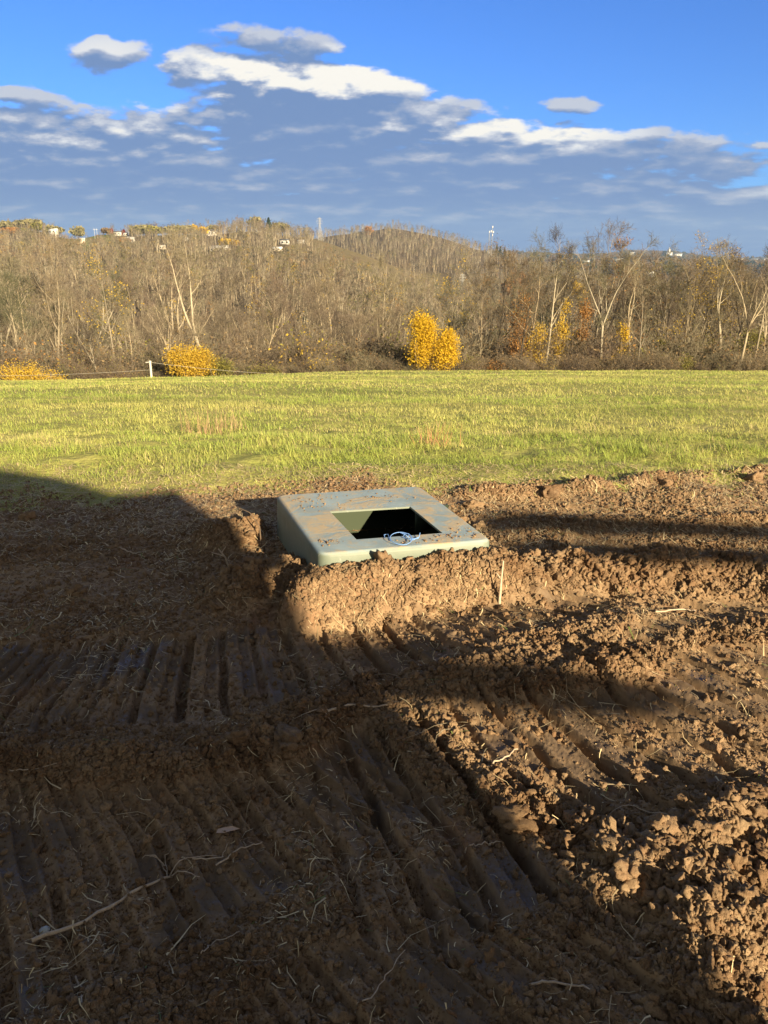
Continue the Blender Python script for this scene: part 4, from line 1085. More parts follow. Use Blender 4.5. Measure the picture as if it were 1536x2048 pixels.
# the rest of the 300 nearest
rs = np.random.RandomState(5)
kinds = {0: 'bare grey-brown tree in the wood below the meadow, among many alike', 8: 'thin tree with a few golden leaves left in the wood below the meadow',
         9: 'dark tree with rusty leaves in the wood below the meadow', 10: 'tree hung with olive-green leaves in the wood below the meadow', 11: 'dark tree with brown leaves in the wood below the meadow'}
LEAFED = {}; cnt = 0; tries = 0
while cnt < 278 and tries < 20000:
    tries += 1
    Y = math.sqrt(57 ** 2 + (152 ** 2 - 57 ** 2) * rs.rand()); u = rs.uniform(-.56, .56)
    if u > .1 and rs.rand() < .55: Y = rs.uniform(58, 80)
    X = u * Y
    if any((X - a) ** 2 + (Y - b) ** 2 < (4.2 if Y > 70 else 2.2) for a, b in taken): continue
    if -.02 < u < .11 and Y < 70: continue
    taken.append((X, Y)); right = u > .12
    H = rs.uniform(11, 18.5) if Y > 80 else rs.uniform(6.5, 9.5)
    if right: H = (8.3 + (Y - 57) * .2 + rs.uniform(-1.5, 1.6)) if Y < 100 else rs.uniform(11, 14.5)
    elif Y < 75: H *= .75
    elif u > -.1: H = min(H, 14)
    q = rs.rand()
    k = rs.randint(0, 8)
    if q < (.30 if right and Y < 90 else .13): k = rs.choice([8, 10, 10, 11, 8, 9])
    lab = kinds[k if k > 7 else 0]
    t_ = tree_copy(int(k), X, Y, H, rs.rand() * 6.28, lab, GRP if k < 8 else 'trees still holding leaves in the wood', name='bare_tree' if k < 8 else 'leafy_tree', wide=rs.uniform(.8, 1.15)); cnt += 1
    if k > 7: LEAFED.setdefault(int(k), []).append((X / Y, t_))

ORD = 'first second third fourth fifth sixth seventh eighth ninth tenth eleventh twelfth thirteenth fourteenth fifteenth'.split()
SHORT = {8: 'thin trees still holding golden leaves in the wood', 9: 'dark trees with rusty leaves in the wood', 10: 'trees hung with olive-green leaves in the wood', 11: 'dark trees with brown leaves in the wood'}
for k, L_ in LEAFED.items():
    L_.sort(key=lambda t: t[0])
    for i, (_, o_) in enumerate(L_): o_['label'] = '%s from the left of the %s' % (ORD[min(i, 14)], SHORT[k])

# far wood: one mass
def far_wood():
    protos = []
    for k in range(5):
        tr, cr = tree_meshes(80 + k, 13, M_bark_pale if k % 2 else M_bark, M_twig, spread=.42, limbs=8, br=4, tw=4, fine=3, first=.35, twr=.035, r0=.2)
        bpy.data.objects.remove(tr); protos.append((80 + k, cr))
    out = []
    for k in range(9):
        kw = dict(spread=.42 + .03 * (k % 3), limbs=8, br=4, tw=4, fine=3, first=.3, twr=.04, r0=.27, fork=.4 if k % 3 == 1 else None)
        big, mid, fi, r_ = grow_tree(90 + k, 13, **kw)
        V, Q = seg_tubes(big, 4); Vm, Qm = seg_tubes(mid, 3); Vf, Tf = seg_slivers(fi, r_)
        Vc = np.concatenate([V, Vm, Vf]); Q = np.concatenate([Q, Qm + len(V)]); T = Tf + len(V) + len(Vm)
        mi = np.concatenate([np.ones(len(T), int), np.zeros(len(V) // 8 * 4, int), np.ones(len(Qm), int)]); col = np.zeros((len(Vc), 3)); mats = [M_bark if k == 2 else M_bark_pale, M_twig]
        if k in (5, 6, 7, 8):
            F = np.array(fi); F = F[r_.rand(len(F)) < .4]; V3, Q3, C3 = leaf_quads(F[:, 4:7], .26, r_)
            Q = np.concatenate([Q, Q3 + len(Vc)]); Vc = np.concatenate([Vc, V3]); col = np.concatenate([col, C3]); mi = np.concatenate([mi, np.full(len(Q3), 2)]); mats = mats + [[M_gold, M_rust, M_olive, M_ever][k - 5]]
        protos_o = mesh_np('p', Vc, tris=T, quads=Q, mat=mats, link=False, col=col, matidx=mi); out.append(protos_o)
    r2 = np.random.RandomState(8); n = 52000
    Y = np.sqrt(150 ** 2 + (1420 ** 2 - 150 ** 2) * r2.rand(n)); X = r2.uniform(-.60, .60, n) * Y; u = X / Y
    keep = r2.rand(n) < np.where(Y < 450, .62, np.where(Y < 850, .42, .30))
    keep &= ~((u > -.088) & (u < .085) & (Y > 610 + 50 * np.sin(u * 40)) & (Y < 850))
    keep &= ~((u > -.395) & (u < -.335) & (Y > 650) & (Y < 880))
    for (hx, hY, w_) in HOUSE_CLEAR: keep &= ~((np.abs(u - (hx - 768) / 1624) < w_) & (Y > hY - 70) & (Y < hY + 14))
    keep &= ~((Y > 900) & (u > .27)); keep &= ~((Y > 850) & (u < -.13) & (Y < 1000) & (r2.rand(n) < .5))
    keep &= ~((u > .12) & (r2.rand(n) < .35) & (Y > 400))
    X, Y = X[keep], Y[keep]; m = len(X)
    H = r2.uniform(9, 17, m) * np.where(Y > 700, .85, 1); H = np.where((X / Y > -.09) & (X / Y < .09) & (Y > 480) & (Y < 620), H * .7, H)
    H = np.where((X / Y < -.25) & (Y > 560) & (Y < 800), H * .8, H)
    idx = r2.randint(0, 5, m); q = r2.rand(m)
    pn = perlin(X / 60, Y / 60, 901)
    idx = np.where(q < .03 + .05 * (pn > .2), 5, np.where(q < .07, 6, np.where((q < .15 + .2 * (pn < -.3)), 7, np.where(q < .24, 8, idx))))
    S = np.stack([H / 13 * r2.uniform(.8, 1.15, m)] * 2 + [H / 13], 1)
    instancer('far_wood', np.stack([X, Y, surf(X, Y) - .3], 1), np.stack([np.zeros(m), np.zeros(m), r2.rand(m) * 6.28], 1), S, idx, out,
              'mass of bare autumn woodland covering the hillsides beyond the valley', 'woodland')
    return m

# ------------------------------------------------------------------ leafy bushes and shrubs
def leafy(name, x, Y, lobes, mat, n, size, label, cat='tree', stems=3, stem_mat=None, density=1.0, group=None, seed=0, ground=None):
    """lobes: (dx, z, rx, ry, rz) about the foot, metres"""
    r = np.random.RandomState(1000 + seed + int(x)); X = (x - 768) / 1624 * Y; zb = float(surf([X], [Y])[0]); root = empty(name, (X, Y, zb - .1))
    vol = np.array([l[2] * l[3] * l[4] for l in lobes]); cs = []
    for l, c in zip(lobes, (1.5 * n * vol / vol.sum()).astype(int)):
        d = r.randn(c, 3); d /= np.linalg.norm(d, axis=1, keepdims=True)
        rad = .45 + .70 * r.rand(c, 1) ** .8
        nb_ = 1 + .35 * perlin(d[:, 0] * 2.4 + l[0] * 5, d[:, 2] * 2.4 + d[:, 1] * 1.8, 3)[:, None]
        P = d * rad * nb_ * np.array([l[2], l[3], l[4]]) + np.array([l[0], 0, l[1]])
        # gather into clumps with gaps
        kc = max(6, c // 110); cen = P[r.randint(0, c, kc)]; near = cen[r.randint(0, kc, c)]
        P = P * .38 + near * .62 + r.randn(c, 3) * size * 1.5
        cs.append(P)
    P = np.concatenate(cs); P = P[P[:, 2] > 0]
    V, Q, C = leaf_quads(P, size * .72, r)
    mesh_np('crown', V, quads=Q, mat=mat, parent=root, col=C)
    S = []
    for k in range(stems * 3):
        l = lobes[k % len(lobes)]; a = np.array([l[0] * .3 + r.randn() * .15, r.randn() * .15, -.2]); b = np.array([l[0] + r.randn() * l[2] * .5, r.randn() * l[3] * .4, l[1] + l[4] * r.uniform(-.2, .7)])
        m_ = (a + b) / 2 + r.randn(3) * .12; rr = .03 + .03 * r.rand(); S += [(*a, rr, *m_, rr * .7), (*m_, rr * .7, *b, .01)]
    V, Q = seg_tubes(S, 5); mesh_np('trunk', V, quads=Q, mat=stem_mat or M_bark, parent=root)
    tag(root, label, cat, group); return root
leafy('yellow_tree', 848, 56.5, [(0, 2.0, 1.1, .9, 1.7), (-.15, 3.7, .95, .8, 1.1), (.3, 2.9, .8, .7, 1.3), (.2, 1.0, .9, .8, 1.0)], M_yellow, 9000, .15, 'taller of the two bright yellow vine-clad trees at the field edge', stems=3)
leafy('yellow_tree', 898, 56.3, [(0, 1.6, .85, .8, 1.5), (.1, 2.7, .65, .6, .8), (-.3, 1.2, .7, .7, 1.1)], M_yellow, 6500, .15, 'shorter of the two bright yellow vine-clad trees, on the right', stems=3)
leafy('golden_bush', 362, 54.3, [(0, 1.3, 1.7, 1.2, 1.2), (-.9, 1.9, .7, .7, .9), (.7, 1.8, .8, .7, .9), (1.2, 1.1, .9, .8, .8)], M_gold, 7000, .14, 'rounded golden-orange bush beyond the fence post', 'bush')
leafy('green_bush', 423, 54.3, [(0, .9, .8, .7, .9), (.4, .8, .6, .6, .7)], M_olive, 1800, .13, 'yellow-green bush against the right side of the golden bush', 'bush')
leafy('russet_bush', 30, 51, [(-1.2, .5, 1.6, 1, 1.1), (.8, .4, 1.6, 1, .8), (-.2, .9, .9, .8, .8)], M_gold, 4200, .12, 'low russet and yellow brambles at the left edge of the field', 'bush')
leafy('green_bush', 945, 57, [(0, .6, .9, .7, .9), (-.9, .5, .7, .6, .7)], M_olive, 2000, .13, 'dark green low bush right of the yellow trees', 'bush')
leafy('red_bush', 1005, 56.5, [(0, .5, .9, .7, .8), (.9, .3, .6, .5, .5)], M_rust, 2200, .12, 'rusty red low bush at the foot of the wood right of the yellow trees', 'bush')
leafy('green_bush', 500, 56, [(0, .5, 1.3, .7, .8), (1.2, .5, .8, .6, .7)], M_olive, 1800, .13, 'olive undergrowth bush at the field edge right of the golden bush', 'bush')
leafy('green_bush', 1395, 57, [(0, .8, .8, .6, 1.0)], M_olive, 1500, .13, 'olive bush below the slim pale tree on the right', 'bush')
leafy('vine_tree', 1050, 60, [(0, 2.5, 1.1, .8, 2.6), (-.2, 4.6, .9, .7, 1.3), (.1, 6.0, .7, .6, .8)], M_rust, 2600, .16, 'tree clothed in rusty vines at the left end of the right-hand tree line', stem_mat=M_bark_dark)
leafy('vine_tree', 1128, 60.5, [(0, 2.2, .55, .5, 2.0), (.25, 4.2, .5, .4, 1.4), (.35, 5.6, .35, .3, .9)], M_gold, 2300, .15, 'narrow column of golden vine leaves right of the first tall pale tree', stem_mat=M_bark_dark)
leafy('vine_tree', 1178, 61, [(0, 5.2, .45, .4, 1.3), (0, 3.4, .4, .4, 1.0)], M_rust, 1300, .15, 'orange-brown vine column beside the tallest bare tree')
leafy('vine_tree', 1158, 62, [(0, 1.8, .8, .6, 1.9), (.5, 3.0, .6, .5, 1.4)], M_olive, 2200, .15, 'olive and yellow vine mass between the tall bare trees on the right')
leafy('vine_tree', 1262, 61, [(0, 3.8, .4, .4, 1.0), (.1, 2.6, .3, .3, .8)], M_yellow, 700, .14, 'small yellow vine cluster hanging left of the leaning pale trunk')
leafy('vine_tree', 1240, 60, [(0, 1.0, .5, .4, .9)], M_yellow, 500, .13, 'low yellow bush at the foot of the tall fan-crowned tree', cat='bush')
leafy('vine_tree', 1518, 61, [(0, 1.6, 1.3, .8, 1.8), (.5, 3.3, .8, .6, 1.0)], M_olive, 3000, .15, 'yellow-green bushy tree at the right edge of the photo')
leafy('vine_tree', 1425, 62, [(0, 1.5, 1.3, .8, 1.7), (.4, 3.0, .6, .5, 1.0)], M_olive, 2300, .14, 'olive and yellow brushy tree left of the tall forked one on the right')
leafy('vine_tree', 1080, 59.5, [(0, 1.6, 1.0, .7, 1.8), (.3, 3.4, .6, .5, 1.3)], M_gold, 2000, .14, 'golden-brown vine mass at the foot of the first tall pale tree on the right')
leafy('vine_tree', 1345, 64, [(0, 2.6, .7, .6, 1.6)], M_olive, 1400, .15, 'olive leafy tree behind the spreading bare tree on the right')
leafy('evergreen_tree', 145, 100, [(0, 6, 2.6, 2.4, 4), (.5, 9, 1.8, 1.6, 3)], M_olive, 5200, .26, 'dark olive tree in the wood at the left below the pale forked tree', stem_mat=M_bark_dark)
leafy('evergreen_tree', 190, 108, [(0, 6, 2.2, 2, 3.6)], M_ever, 4200, .26, 'dark evergreen in the wood right of the dark olive tree')
leafy('evergreen_tree', 78, 110, [(0, 7, 2.0, 2, 4.2)], M_ever, 4200, .26, 'dark evergreen behind the big pale forked tree')
leafy('evergreen_tree', 620, 150, [(0, 9, 2.8, 2.4, 5)], M_olive, 3800, .3, 'olive tree in the middle of the wood among pale stems')
leafy('evergreen_tree', 1088, 190, [(0, 15, 4, 3, 5), (2.5, 13, 3, 3, 4)], M_ever, 5200, .4, 'dark spreading evergreen behind the tall trees on the right')

def undergrowth():
    protos = []
    for k in range(6):
        r = np.random.RandomState(70 + k); S = []
        for s in range(34):
            a = np.array([r.randn() * .25, r.randn() * .25, 0]); d = np.array([r.randn() * .45, r.randn() * .45, 1.0]); d /= np.linalg.norm(d); L = r.uniform(.8, 2.2); m_ = a + d * L * .5; b = a + d * L + r.randn(3) * .2
            S += [(*a, .012, *m_, .009), (*m_, .009, *b, .004)]
            for t in range(9):
                p_ = m_ + (b - m_) * r.rand(); e = p_ + (r.randn(3) * .3 + d * .35); S.append((*p_, .007, *e, .002))
                for w in range(3): p2 = p_ + (e - p_) * r.rand(); S.append((*p2, .006, *(p2 + r.randn(3) * .17 + d * .1), .002))
        V, T = seg_slivers(S, r); mats = [M_twig, [M_brown, M_olive, M_gold, M_brown, M_rust, M_brown][k]]; Sarr = np.array(S)
        pick = Sarr[r.rand(len(Sarr)) < .12][:, 4:7]; V3, Q3, C3 = leaf_quads(pick, .12, r)
        protos.append(mesh_np('u', np.concatenate([V, V3]), tris=T, quads=Q3 + len(V), mat=mats, link=False, col=np.concatenate([np.zeros((len(V), 3)), C3]), matidx=np.concatenate([np.zeros(len(T), int), np.ones(len(Q3), int)])))
    r = np.random.RandomState(3); n = 3400
    Y = 56.3 + 75 * r.rand(n) ** 1.7; u = r.uniform(-.57, .57, n); X = u * Y
    keep = (Y > field_edge(X) + 1.0); X, Y = X[keep], Y[keep]; n = len(X)
    s = r.uniform(.5, 1.35, n) * np.where(Y < 60, .62, 1.35)
    q = r.rand(n); idx = r.choice([0, 3, 5], n); idx = np.where(q < .10, 1, np.where(q < .15, 2, np.where(q < .2, 4, idx)))
    instancer('undergrowth', np.stack([X, Y, surf(X, Y) - .1], 1), np.stack([0 * X, 0 * X, r.rand(n) * 6.28], 1), np.stack([s, s, s * r.uniform(.7, 1.2, n)], 1), idx, protos,
              'tangled grey-brown brush filling the foot of the wood along the field', 'undergrowth')
undergrowth()

# ------------------------------------------------------------------ fence at the crest
def fence():
    root = empty('wire_fence', (0, 0, 0)); P = []
    Y = 49.0; u, v = uv_of(303, 755); p = np.array([u * Y, Y, float(surf([u * Y], [Y])[0])])
    root.location = p; mp = material('white_post', (.5, .48, .44), .7); mw = material('fence_wire', (.4, .38, .34), .5)
    H = 1.13
    V, Q = tube([(0, 0, -.1), (0, 0, H)], .075, .07, 8); mesh_np('post', V, quads=Q, mat=mp, parent=root, smooth=True)
    V, Q = tube([(0, 0, H), (0, 0, H + .05)], .095, .085, 8); mesh_np('post_cap', V, quads=Q, mat=mp, parent=root)
    V, Q = tube([(-.02, 0, H - .03), (-.28, 0, H - .05)], .03, .03, 6); mesh_np('insulator', V, quads=Q, mat=mp, parent=root)
    def sag(a, b, s, n=14): t = np.linspace(0, 1, n)[:, None]; q = np.array(a) * (1 - t) + np.array(b) * t; q[:, 2] -= (s * 4 * t * (1 - t))[:, 0]; return q
    def wp(x, y, Yd): uu, vv = uv_of(x, y); return np.array([uu * Yd, Yd, CAM_H + vv * Yd]) - p
    for k, (a, b, s) in enumerate((((0, 0, H - .04), wp(560, 748, 54), .10), ((0, 0, .16), wp(-60, 772, 49), .05), ((0, 0, .62), wp(-60, 752, 49.5), .1))):
        V, Q = tube(sag(a, b, s), .008, .007, 5); mesh_np('wire', V, quads=Q, mat=mw, parent=root)
    V, Q = tube([wp(565, 752, 54) + (0, 0, -1.0), wp(565, 747, 54) + (0, 0, .05)], .06, .06, 8)
    mesh_np('post', V, quads=Q, mat=material('brown_post', (.2, .17, .13), .8), parent=root)
    tag(root, 'wire fence with one white post along the far crest of the meadow', 'fence')
fence()

# ------------------------------------------------------------------ houses, pylons and masts
M_white = material('white_walls', (.62, .60, .57), .8); M_tanwall = material('cream_walls', (.6, .52, .42), .8); M_shingle = material('dark_shingles', (.10, .10, .11), .8)
M_paleroof = material('pale_roof', (.62, .63, .64), .7); M_pane = material('window_dark', (.03, .035, .045), .2); M_redroof = material('red_roof', (.30, .08, .05), .8)
HOUSES = [  # px x, y of the wall foot, distance, width, height, roof, wall, label
    (257, 486, 700, 11, 3.2, 'p', 'w', 'white house with a broad grey roof on the green slope below the two red trees'),
    (236, 471, 760, 6.5, 2.8, 's', 'w', 'small white house between the two red trees on the ridge'),
    (252, 472, 765, 4, 2.4, 's', 'w', 'little white house right of the second red tree on the ridge'),
    (422, 470, 770, 12, 3.2, 's', 'w', 'long bright white house on the ridge top left of the bare hilltop woods'),
    (372, 481, 720, 4, 3.0, 's', 'w', 'small white house in the trees left of the long ridge-top house'),
    (388, 471, 760, 3.5, 2.6, 'r', 'w', 'tiny white house with a red roof between the ridge trees'),
    (440, 508, 620, 13, 2.2, 'p', 'w', 'long low white house below the ridge-top house'),
    (326, 505, 640, 4.5, 2.6, 'p', 't', 'small cream house half hidden in the wood on the left'),
    (570, 491, 680, 7.5, 3.2, 's', 'w', 'white house with dark windows below the hill left of the pylon'),
    (602, 486, 720, 5.5, 1.8, 'p', 'w', 'low white shed right of the white house near the pylon'),
    (555, 515, 600, 7.5, 1.8, 'p', 't', 'long pale building low on the slope left of the pylon'),
    (577, 517, 605, 2.8, 1.8, 'p', 'w', 'small white hut at the right end of the long pale building'),
    (72, 463, 780, 4.5, 2.2, 's', 'w', 'white house among the ridge trees near the left edge'),
    (108, 468, 770, 8, 3.6, 'p', 'w', 'large pale house behind bare trees on the left ridge'),
    (14, 452, 790, 3.5, 2.2, 'p', 'w', 'white gable peeping out of the trees at the far left'),
    (165, 481, 730, 4.5, 1.5, 'p', 't', 'low pale roof in the wood left of the green slope'),
]
FAR_HOUSES = [
    (1354, 528, 3600, 36, 9, 's', 'w', 'long white building right of the white church on the far ridge'),
    (1472, 533, 3500, 48, 9, 'p', 'w', 'long pale blue-white building on the far ridge at the right'),
    (1506, 532, 3500, 40, 10, 's', 'w', 'white building on the far ridge, second from the right edge'),
    (1528, 532, 3520, 50, 14, 's', 'w', 'large white building on the far ridge at the right edge'),
    (1236, 547, 2600, 26, 9, 'p', 'w', 'white house low in the far valley'),
    (1245, 548, 2590, 18, 8, 's', 'w', 'second white house beside the one low in the far valley'),
    (1173, 543, 2600, 24, 8, 'p', 'w', 'white roof in the far valley left of the tall bare trees'),
    (1264, 515, 3700, 22, 9, 'p', 'w', 'tiny white house on the far skyline'),
    (1122, 541, 2500, 20, 7, 'p', 'w', 'small white house in the far valley behind the first tall tree'),
    (1296, 581, 1300, 13, 5, 'p', 'w', 'white house in the valley seen between bare branches'),
    (1303, 583, 1290, 8, 4, 'p', 'w', 'small white outbuilding beside the house in the valley'),
    (1172, 565, 1500, 12, 5, 'p', 't', 'pale house in the valley behind the rusty vines'),
]
HOUSE_CLEAR = [(h[0], h[2], max(.006, .6 * h[3] / h[2])) for h in HOUSES]
def house(x, y, D, w, h, roof, wall, label, name='house'):
    u, v = uv_of(x, y); X = u * D; zg = float(surf([X], [D])[0]); zf = CAM_H + v * D
    zb = max(zg, zf) if D > 1200 else max(zg - .3, min(zf, zg + 3.5))
    root = empty(name, (X, D, zb), RS.uniform(-.35, .35)); d = w * .6; MW = M_white if wall == 'w' else M_tanwall
    MR = {'s': M_shingle, 'p': M_paleroof, 'r': M_redroof}[roof]
    def box(nm, x0, x1, y0, y1, z0, z1, m, par):
        V = [(a, b, c) for c in (z0, z1) for b in (y0, y1) for a in (x0, x1)]
        return mesh_np(nm, V, quads=[(0, 2, 3, 1), (4, 5, 7, 6), (0, 1, 5, 4), (2, 6, 7, 3), (0, 4, 6, 2), (1, 3, 7, 5)], mat=m, parent=par)
    box('wall', -w / 2, w / 2, -d / 2, d / 2, min(-3, zg - zb - 1), h, MW, root)
    o = .04 * w; rh = h + d * .26
    V = [(-w / 2 - o, -d / 2 - o, h), (w / 2 + o, -d / 2 - o, h), (w / 2 + o, d / 2 + o, h), (-w / 2 - o, d / 2 + o, h), (-w / 2 - o, 0, rh), (w / 2 + o, 0, rh)]
    mesh_np('roof', V, quads=[(0, 1, 5, 4), (2, 3, 4, 5), (0, 3, 2, 1)], tris=[(0, 4, 3), (1, 2, 5)], mat=MR, parent=root)
    nwin = 2 if w < 10 else 4
    for k in range(nwin):
        xc = -w / 2 + w * (k + .5) / nwin; s = w / nwin * .18
        box('window', xc - s, xc + s, -d / 2 - .05, -d / 2 + .02, h * .35, h * .8, M_pane, root)
    box('door', -w * .03 + w * .01, w * .04, -d / 2 - .04, -d / 2 + .02, 0, h * .7, MR if roof != 'p' else M_pane, root)
    tag(root, label, 'house'); return root
for hh in HOUSES: house(*hh)
for hh in FAR_HOUSES: house(*hh)
r_ = house(1336, 527, 3600, 26, 12, 's', 'w', 'white church with a pointed steeple on the far ridge at right', 'church')
V, Q = tube([(0, 0, 8), (0, 0, 18), (0, 0, 19), (0, 0, 34)], 5, 5, 4); V[-4:, :2] *= .05; V[8:12, :2] *= 1.1
mesh_np('steeple', V, quads=Q, mat=M_white, parent=r_)
n_far = far_wood(); print('far wood', n_far)

def pylon(x, ybase, ytop, D, label, arms=3):
    u, v = uv_of(x, ybase); X = u * D; zb = float(surf([X], [D])[0]); _, vt = uv_of(x, ytop); H = CAM_H + vt * D - zb
    root = empty('power_pylon', (X, D, zb), .5); m = material('galvanised_steel', (.5, .5, .5), .5); k_ = D / 820
    b0, b1 = H * .13, H * .03; t = .085 * k_; lev = np.concatenate([np.linspace(0, .62, 6), np.linspace(.70, .97, 5)]); S = []
    wid = lambda s: (b0 + (b1 - b0) * min(1, s / .62)) if s < .62 else b1
    c4 = [(-1, -1), (1, -1), (1, 1), (-1, 1)]
    for s0, s1 in zip(lev[:-1], lev[1:]):
        for q in range(4):
            a, b = c4[q], c4[(q + 1) % 4]; w0, w1 = wid(s0), wid(s1)
            S.append((a[0] * w0, a[1] * w0, s0 * H, t, a[0] * w1, a[1] * w1, s1 * H, t))
            S.append((a[0] * w0, a[1] * w0, s0 * H, t * .6, b[0] * w1, b[1] * w1, s1 * H, t * .6)); S.append((b[0] * w0, b[1] * w0, s0 * H, t * .6, a[0] * w1, a[1] * w1, s1 * H, t * .6))
    S.append((0, 0, .97 * H, t, 0, 0, H, t * .5)); V, Q = seg_tubes(S, 4); mesh_np('lattice', V, quads=Q, mat=m, parent=root)
    for s, L in ((.72, .19), (.82, .24), (.92, .17)):
        A = []
        for sg in (-1, 1): A += [(0, 0, s * H, t, sg * L * H * .7, 0, s * H + .2, t * .7), (0, 0, (s + .035) * H, t * .7, sg * L * H * .7, 0, s * H + .2, t * .6), (sg * L * H * .65, 0, s * H, t * .8, sg * L * H * .65, 0, s * H - .06 * H, t * .5)]
        V, Q = seg_tubes(A, 4); mesh_np('crossarm', V, quads=Q, mat=m, parent=root)
    tag(root, label, 'pylon')
pylon(640, 482, 434, 800, 'steel lattice power pylon on the ridge left of the rounded hill')
pylon(925, 562, 546, 620, 'small distant lattice pylon in the wood below the rounded hill')
def mast(x, ytop, D, dishes, label):
    u, vt = uv_of(x, ytop); X = u * D; zb = float(surf([X], [D])[0]); H = CAM_H + vt * D - zb
    root = empty('radio_mast', (X, D, zb)); V, Q = tube([(0, 0, 0), (0, 0, H)], .55, .38, 8); mesh_np('pole', V, quads=Q, mat=material('mast_grey', (.22, .23, .25), .6), parent=root)
    for (s, dx, r) in dishes:
        V, Q = tube([(dx, -.6, s * H - 1.2), (dx, -.6, s * H + 1.2)], r, r * .9, 8); mesh_np('antenna', V, quads=Q, mat=M_white, parent=root)
    tag(root, label, 'mast')
mast(979, 462, 1180, [(.97, 0, .7)], 'shorter thin radio mast with a white head, left of its neighbour')
mast(985, 452, 1190, [(.97, .3, .8), (.82, -1.5, .9), (.80, 1.4, .9), (.70, .5, .7)], 'taller radio mast with white antennas on the hill shoulder')
for x in (188, 193):
    u, vt = uv_of(x, 457); D = 740; X = u * D; zb = float(surf([X], [D])[0]); root = empty('utility_pole', (X, D, zb)); H = CAM_H + vt * D - zb
    V, Q = tube([(0, 0, 0), (0, 0, H)], .12, .1, 6); mesh_np('pole', V, quads=Q, mat=M_paleroof, parent=root); V, Q = tube([(-1, 0, H * .9), (1, 0, H * .9)], .12, .12, 5); mesh_np('crossbar', V, quads=Q, mat=M_paleroof, parent=root)
    tag(root, 'pale utility pole on the green ridge, ' + ('left of the pair' if x < 190 else 'right of the pair'), 'pole')

# hilltop trees that can be told apart
def hill_tree(x, ytop, D, w, mat, label, name='hilltop_tree', cone=False, n=1100, base=None):
    w = w if cone else w * 1.25
    u, vt = uv_of(x, ytop); X = u * D; zb = float(surf([X], [D])[0]); H = max(5.0, CAM_H + vt * D - zb)
    r = np.random.RandomState(int(x * 3 + D)); root = empty(name, (X, D, zb))
    if cone:
        z_ = r.rand(n) ** .7; rad = (1 - z_) * w / 2 * (.4 + .6 * r.rand(n)) + .1; a = r.rand(n) * 6.28
        P = np.stack([np.cos(a) * rad, np.sin(a) * rad, H * (.1 + .9 * z_)], 1)
    else:
        lob = [(0, 0, H * .6, w / 2, H * .4)] + [(r.uniform(-.3, .3) * w, r.uniform(-.3, .3) * w, H * r.uniform(.45, .75), w * .28, H * .25) for _ in range(5)]
        P = []
        for l in lob:
            d = r.randn(n // 6, 3); d /= np.linalg.norm(d, axis=1, keepdims=True); P.append(d * (.5 + .5 * r.rand(n // 6, 1)) * [l[3], l[3], l[4]] + [l[0], l[1], l[2]])
        P = np.concatenate(P); P[:, 2] = np.maximum(P[:, 2], .5)
    V, Q, C = leaf_quads(P, w * .13 + .35, r); mesh_np('crown', V, quads=Q, mat=mat, parent=root, col=C)
    V, Q = tube([(0, 0, -.5), (.1, 0, H * .4), (0, .1, H * .75)], .35, .12, 6); mesh_np('trunk', V, quads=Q, mat=M_bark, parent=root, smooth=True)
    tag(root, label, 'tree')
for a in [
    (223, 457, 765, 6, M_red, 'left of the two small dark red trees on the green ridge', 'red_tree', True),
    (247, 459, 768, 6, M_red, 'right of the two small dark red trees on the green ridge', 'red_tree', True),
    (262, 461, 760, 5, M_ever, 'slim dark evergreen right of the second red tree', 'evergreen_tree', True),
    (537, 436, 780, 10, M_ever, 'dark spruce on the skyline right of the tall pale treetop', 'spruce_tree', True, 1400),
    (508, 432, 790, 12, M_palecrown, 'tall pale grey-green treetop on the skyline beside the dark spruce'),
    (558, 445, 790, 16, M_palecrown, 'low pale rounded tree right of the dark spruce'),
    (10, 440, 790, 13, M_palecrown, 'pale rounded tree on the ridge at the left edge'),
    (18, 456, 740, 16, M_rust, 'broad orange-brown tree near the left edge'),
    (42, 460, 745, 9, M_olive, 'olive tree right of the orange-brown one near the left edge'),
    (58, 439, 780, 20, M_palecrown, 'broad pale grey tree on the left ridge'),
    (72, 444, 770, 9, M_olive, 'dark green tree in front of the broad pale grey one'),
    (104, 450, 780, 15, M_palecrown, 'pale tree on the ridge over the large pale house'),
    (151, 452, 780, 12, M_palecrown, 'solitary rounded pale tree on the ridge left of the utility poles'),
    (212, 456, 770, 9, M_brown, 'brown-grey tree left of the first red tree'),
    (285, 450, 760, 20, M_palecrown, 'broad yellowish tree right of the white houses on the ridge'),
    (305, 452, 755, 18, M_olive, 'olive-yellow tree right of the broad yellowish one'),
    (350, 450, 760, 15, M_palecrown, 'pale yellow tree in the middle of the left ridge'),
    (372, 450, 765, 14, M_palecrown, 'pale green tree next to the pale yellow one on the ridge'),
    (386, 449, 770, 9, M_gold, 'yellow treetop behind the pale green tree'),
    (404, 453, 760, 11, M_gold, 'golden-brown tree left of the long ridge-top house'),
    (426, 450, 790, 11, M_palecrown, 'small pale tree behind the long ridge-top house'),
    (340, 452, 770, 6, M_ever, 'dark narrow tree left of the pale yellow one'),
    (738, 452, 1150, 12, M_rust, 'rusty orange tree near the top of the rounded hill'),
    (590, 513, 600, 11, M_palecrown, 'pale round tree beside the small white hut below the pylon'),
    (462, 494, 640, 15, M_gold, 'golden tree right of the long low white house'),
    (245, 490, 690, 12, M_rust, 'rusty shrubs on the green slope in front of the white house', 'rusty_tree'),
    (1160, 562, 420, 9, M_gold, 'golden treetop beyond the right tree line'),
    (1030, 540, 500, 12, M_rust, 'rusty treetop at the foot of the rounded hill on the right'),
]: hill_tree(*a)
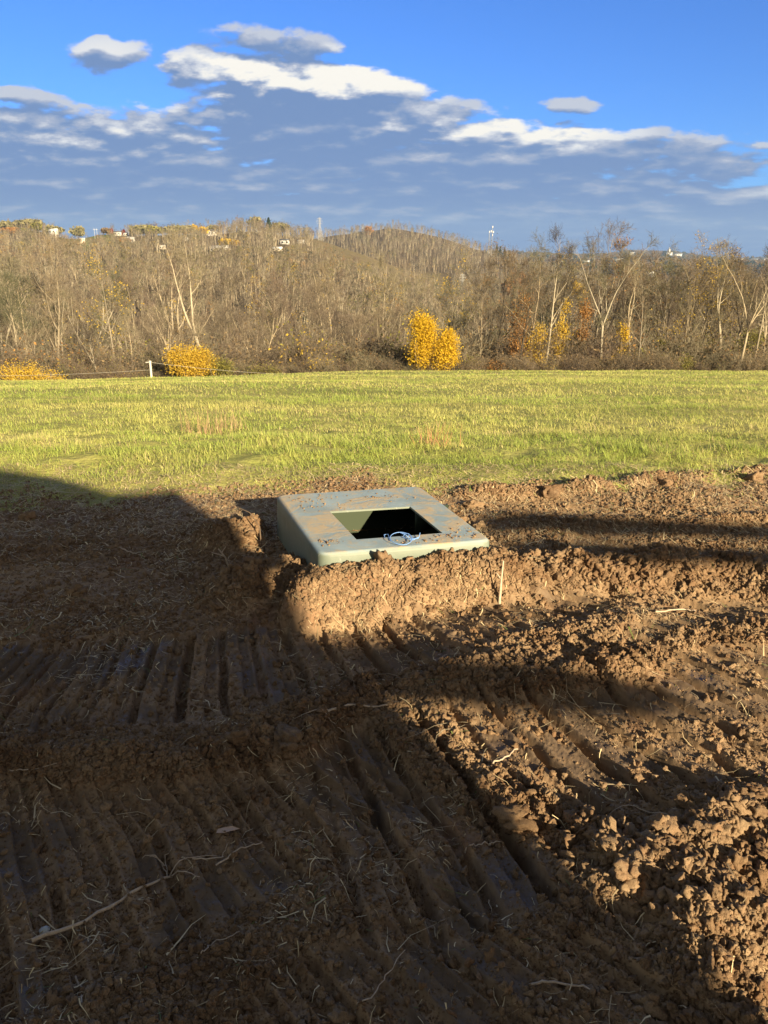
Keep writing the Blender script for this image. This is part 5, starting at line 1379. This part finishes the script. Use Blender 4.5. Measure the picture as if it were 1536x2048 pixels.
for k, x in enumerate((994, 1001, 1009, 1018)):
    hill_tree(x, 489 + k * 4, 1150, 9, M_ever, ['first', 'second', 'third', 'last'][k] + ' of four small dark pines on the shoulder of the rounded hill', 'pine_tree', True, 300)

# wooded patches on the far ridge
def ridge_woods():
    protos = []
    for k in range(4):
        r = np.random.RandomState(k); d = r.randn(160, 3); d /= np.linalg.norm(d, axis=1, keepdims=True); P = d * (.6 + .4 * r.rand(160, 1)) * [5, 5, 5] + [0, 0, 6]
        V, Q, C = leaf_quads(P, 2.6, r); protos.append(mesh_np('r', V, quads=Q, mat=[M_brown, M_ever, M_brown, M_brown][k], link=False, col=C))
    r = np.random.RandomState(77); n = 18000; Y = r.uniform(1450, 4000, n); X = r.uniform(.0, .58, n) * Y
    pn = fbm(X / 300, Y / 300, 3, 990); keep = (pn > -.05)
    for fh in FAR_HOUSES: keep &= ~((np.abs(X / Y - (fh[0] - 768) / 1624) < .8 * fh[3] / fh[2]) & (Y > fh[2] - 500) & (Y < fh[2] + 20))
    X, Y = X[keep], Y[keep]; n = len(X); s = r.uniform(.6, 1.6, n)
    instancer('ridge_wood', np.stack([X, Y, surf(X, Y)], 1), np.stack([0 * X, 0 * X, r.rand(n) * 6.28], 1), np.stack([s, s, s], 1), r.randint(0, 4, n), protos,
              'dark hazy woods in patches on the far ridge', 'woodland')
ridge_woods()

# ------------------------------------------------------------------ air
def haze():
    V = [(a, b, c) for c in (-260, 210) for b in (-5400, 5400) for a in (-5400, 5400)]
    m = bpy.data.materials.new('haze_air'); m.use_nodes = True; nt = m.node_tree; nt.nodes.clear()
    o_ = nt.nodes.new('ShaderNodeOutputMaterial'); pv = nt.nodes.new('ShaderNodeVolumePrincipled')
    pv.inputs['Color'].default_value = (.40, .62, 1, 1); pv.inputs['Density'].default_value = .00009; nt.links.new(pv.outputs[0], o_.inputs['Volume'])
    o = mesh_np('haze', V, quads=[(0, 2, 3, 1), (4, 5, 7, 6), (0, 1, 5, 4), (2, 6, 7, 3), (0, 4, 6, 2), (1, 3, 7, 5)], mat=m)
    tag(o, 'thin bluish air over the valley and hills', 'haze', kind='stuff')
haze()
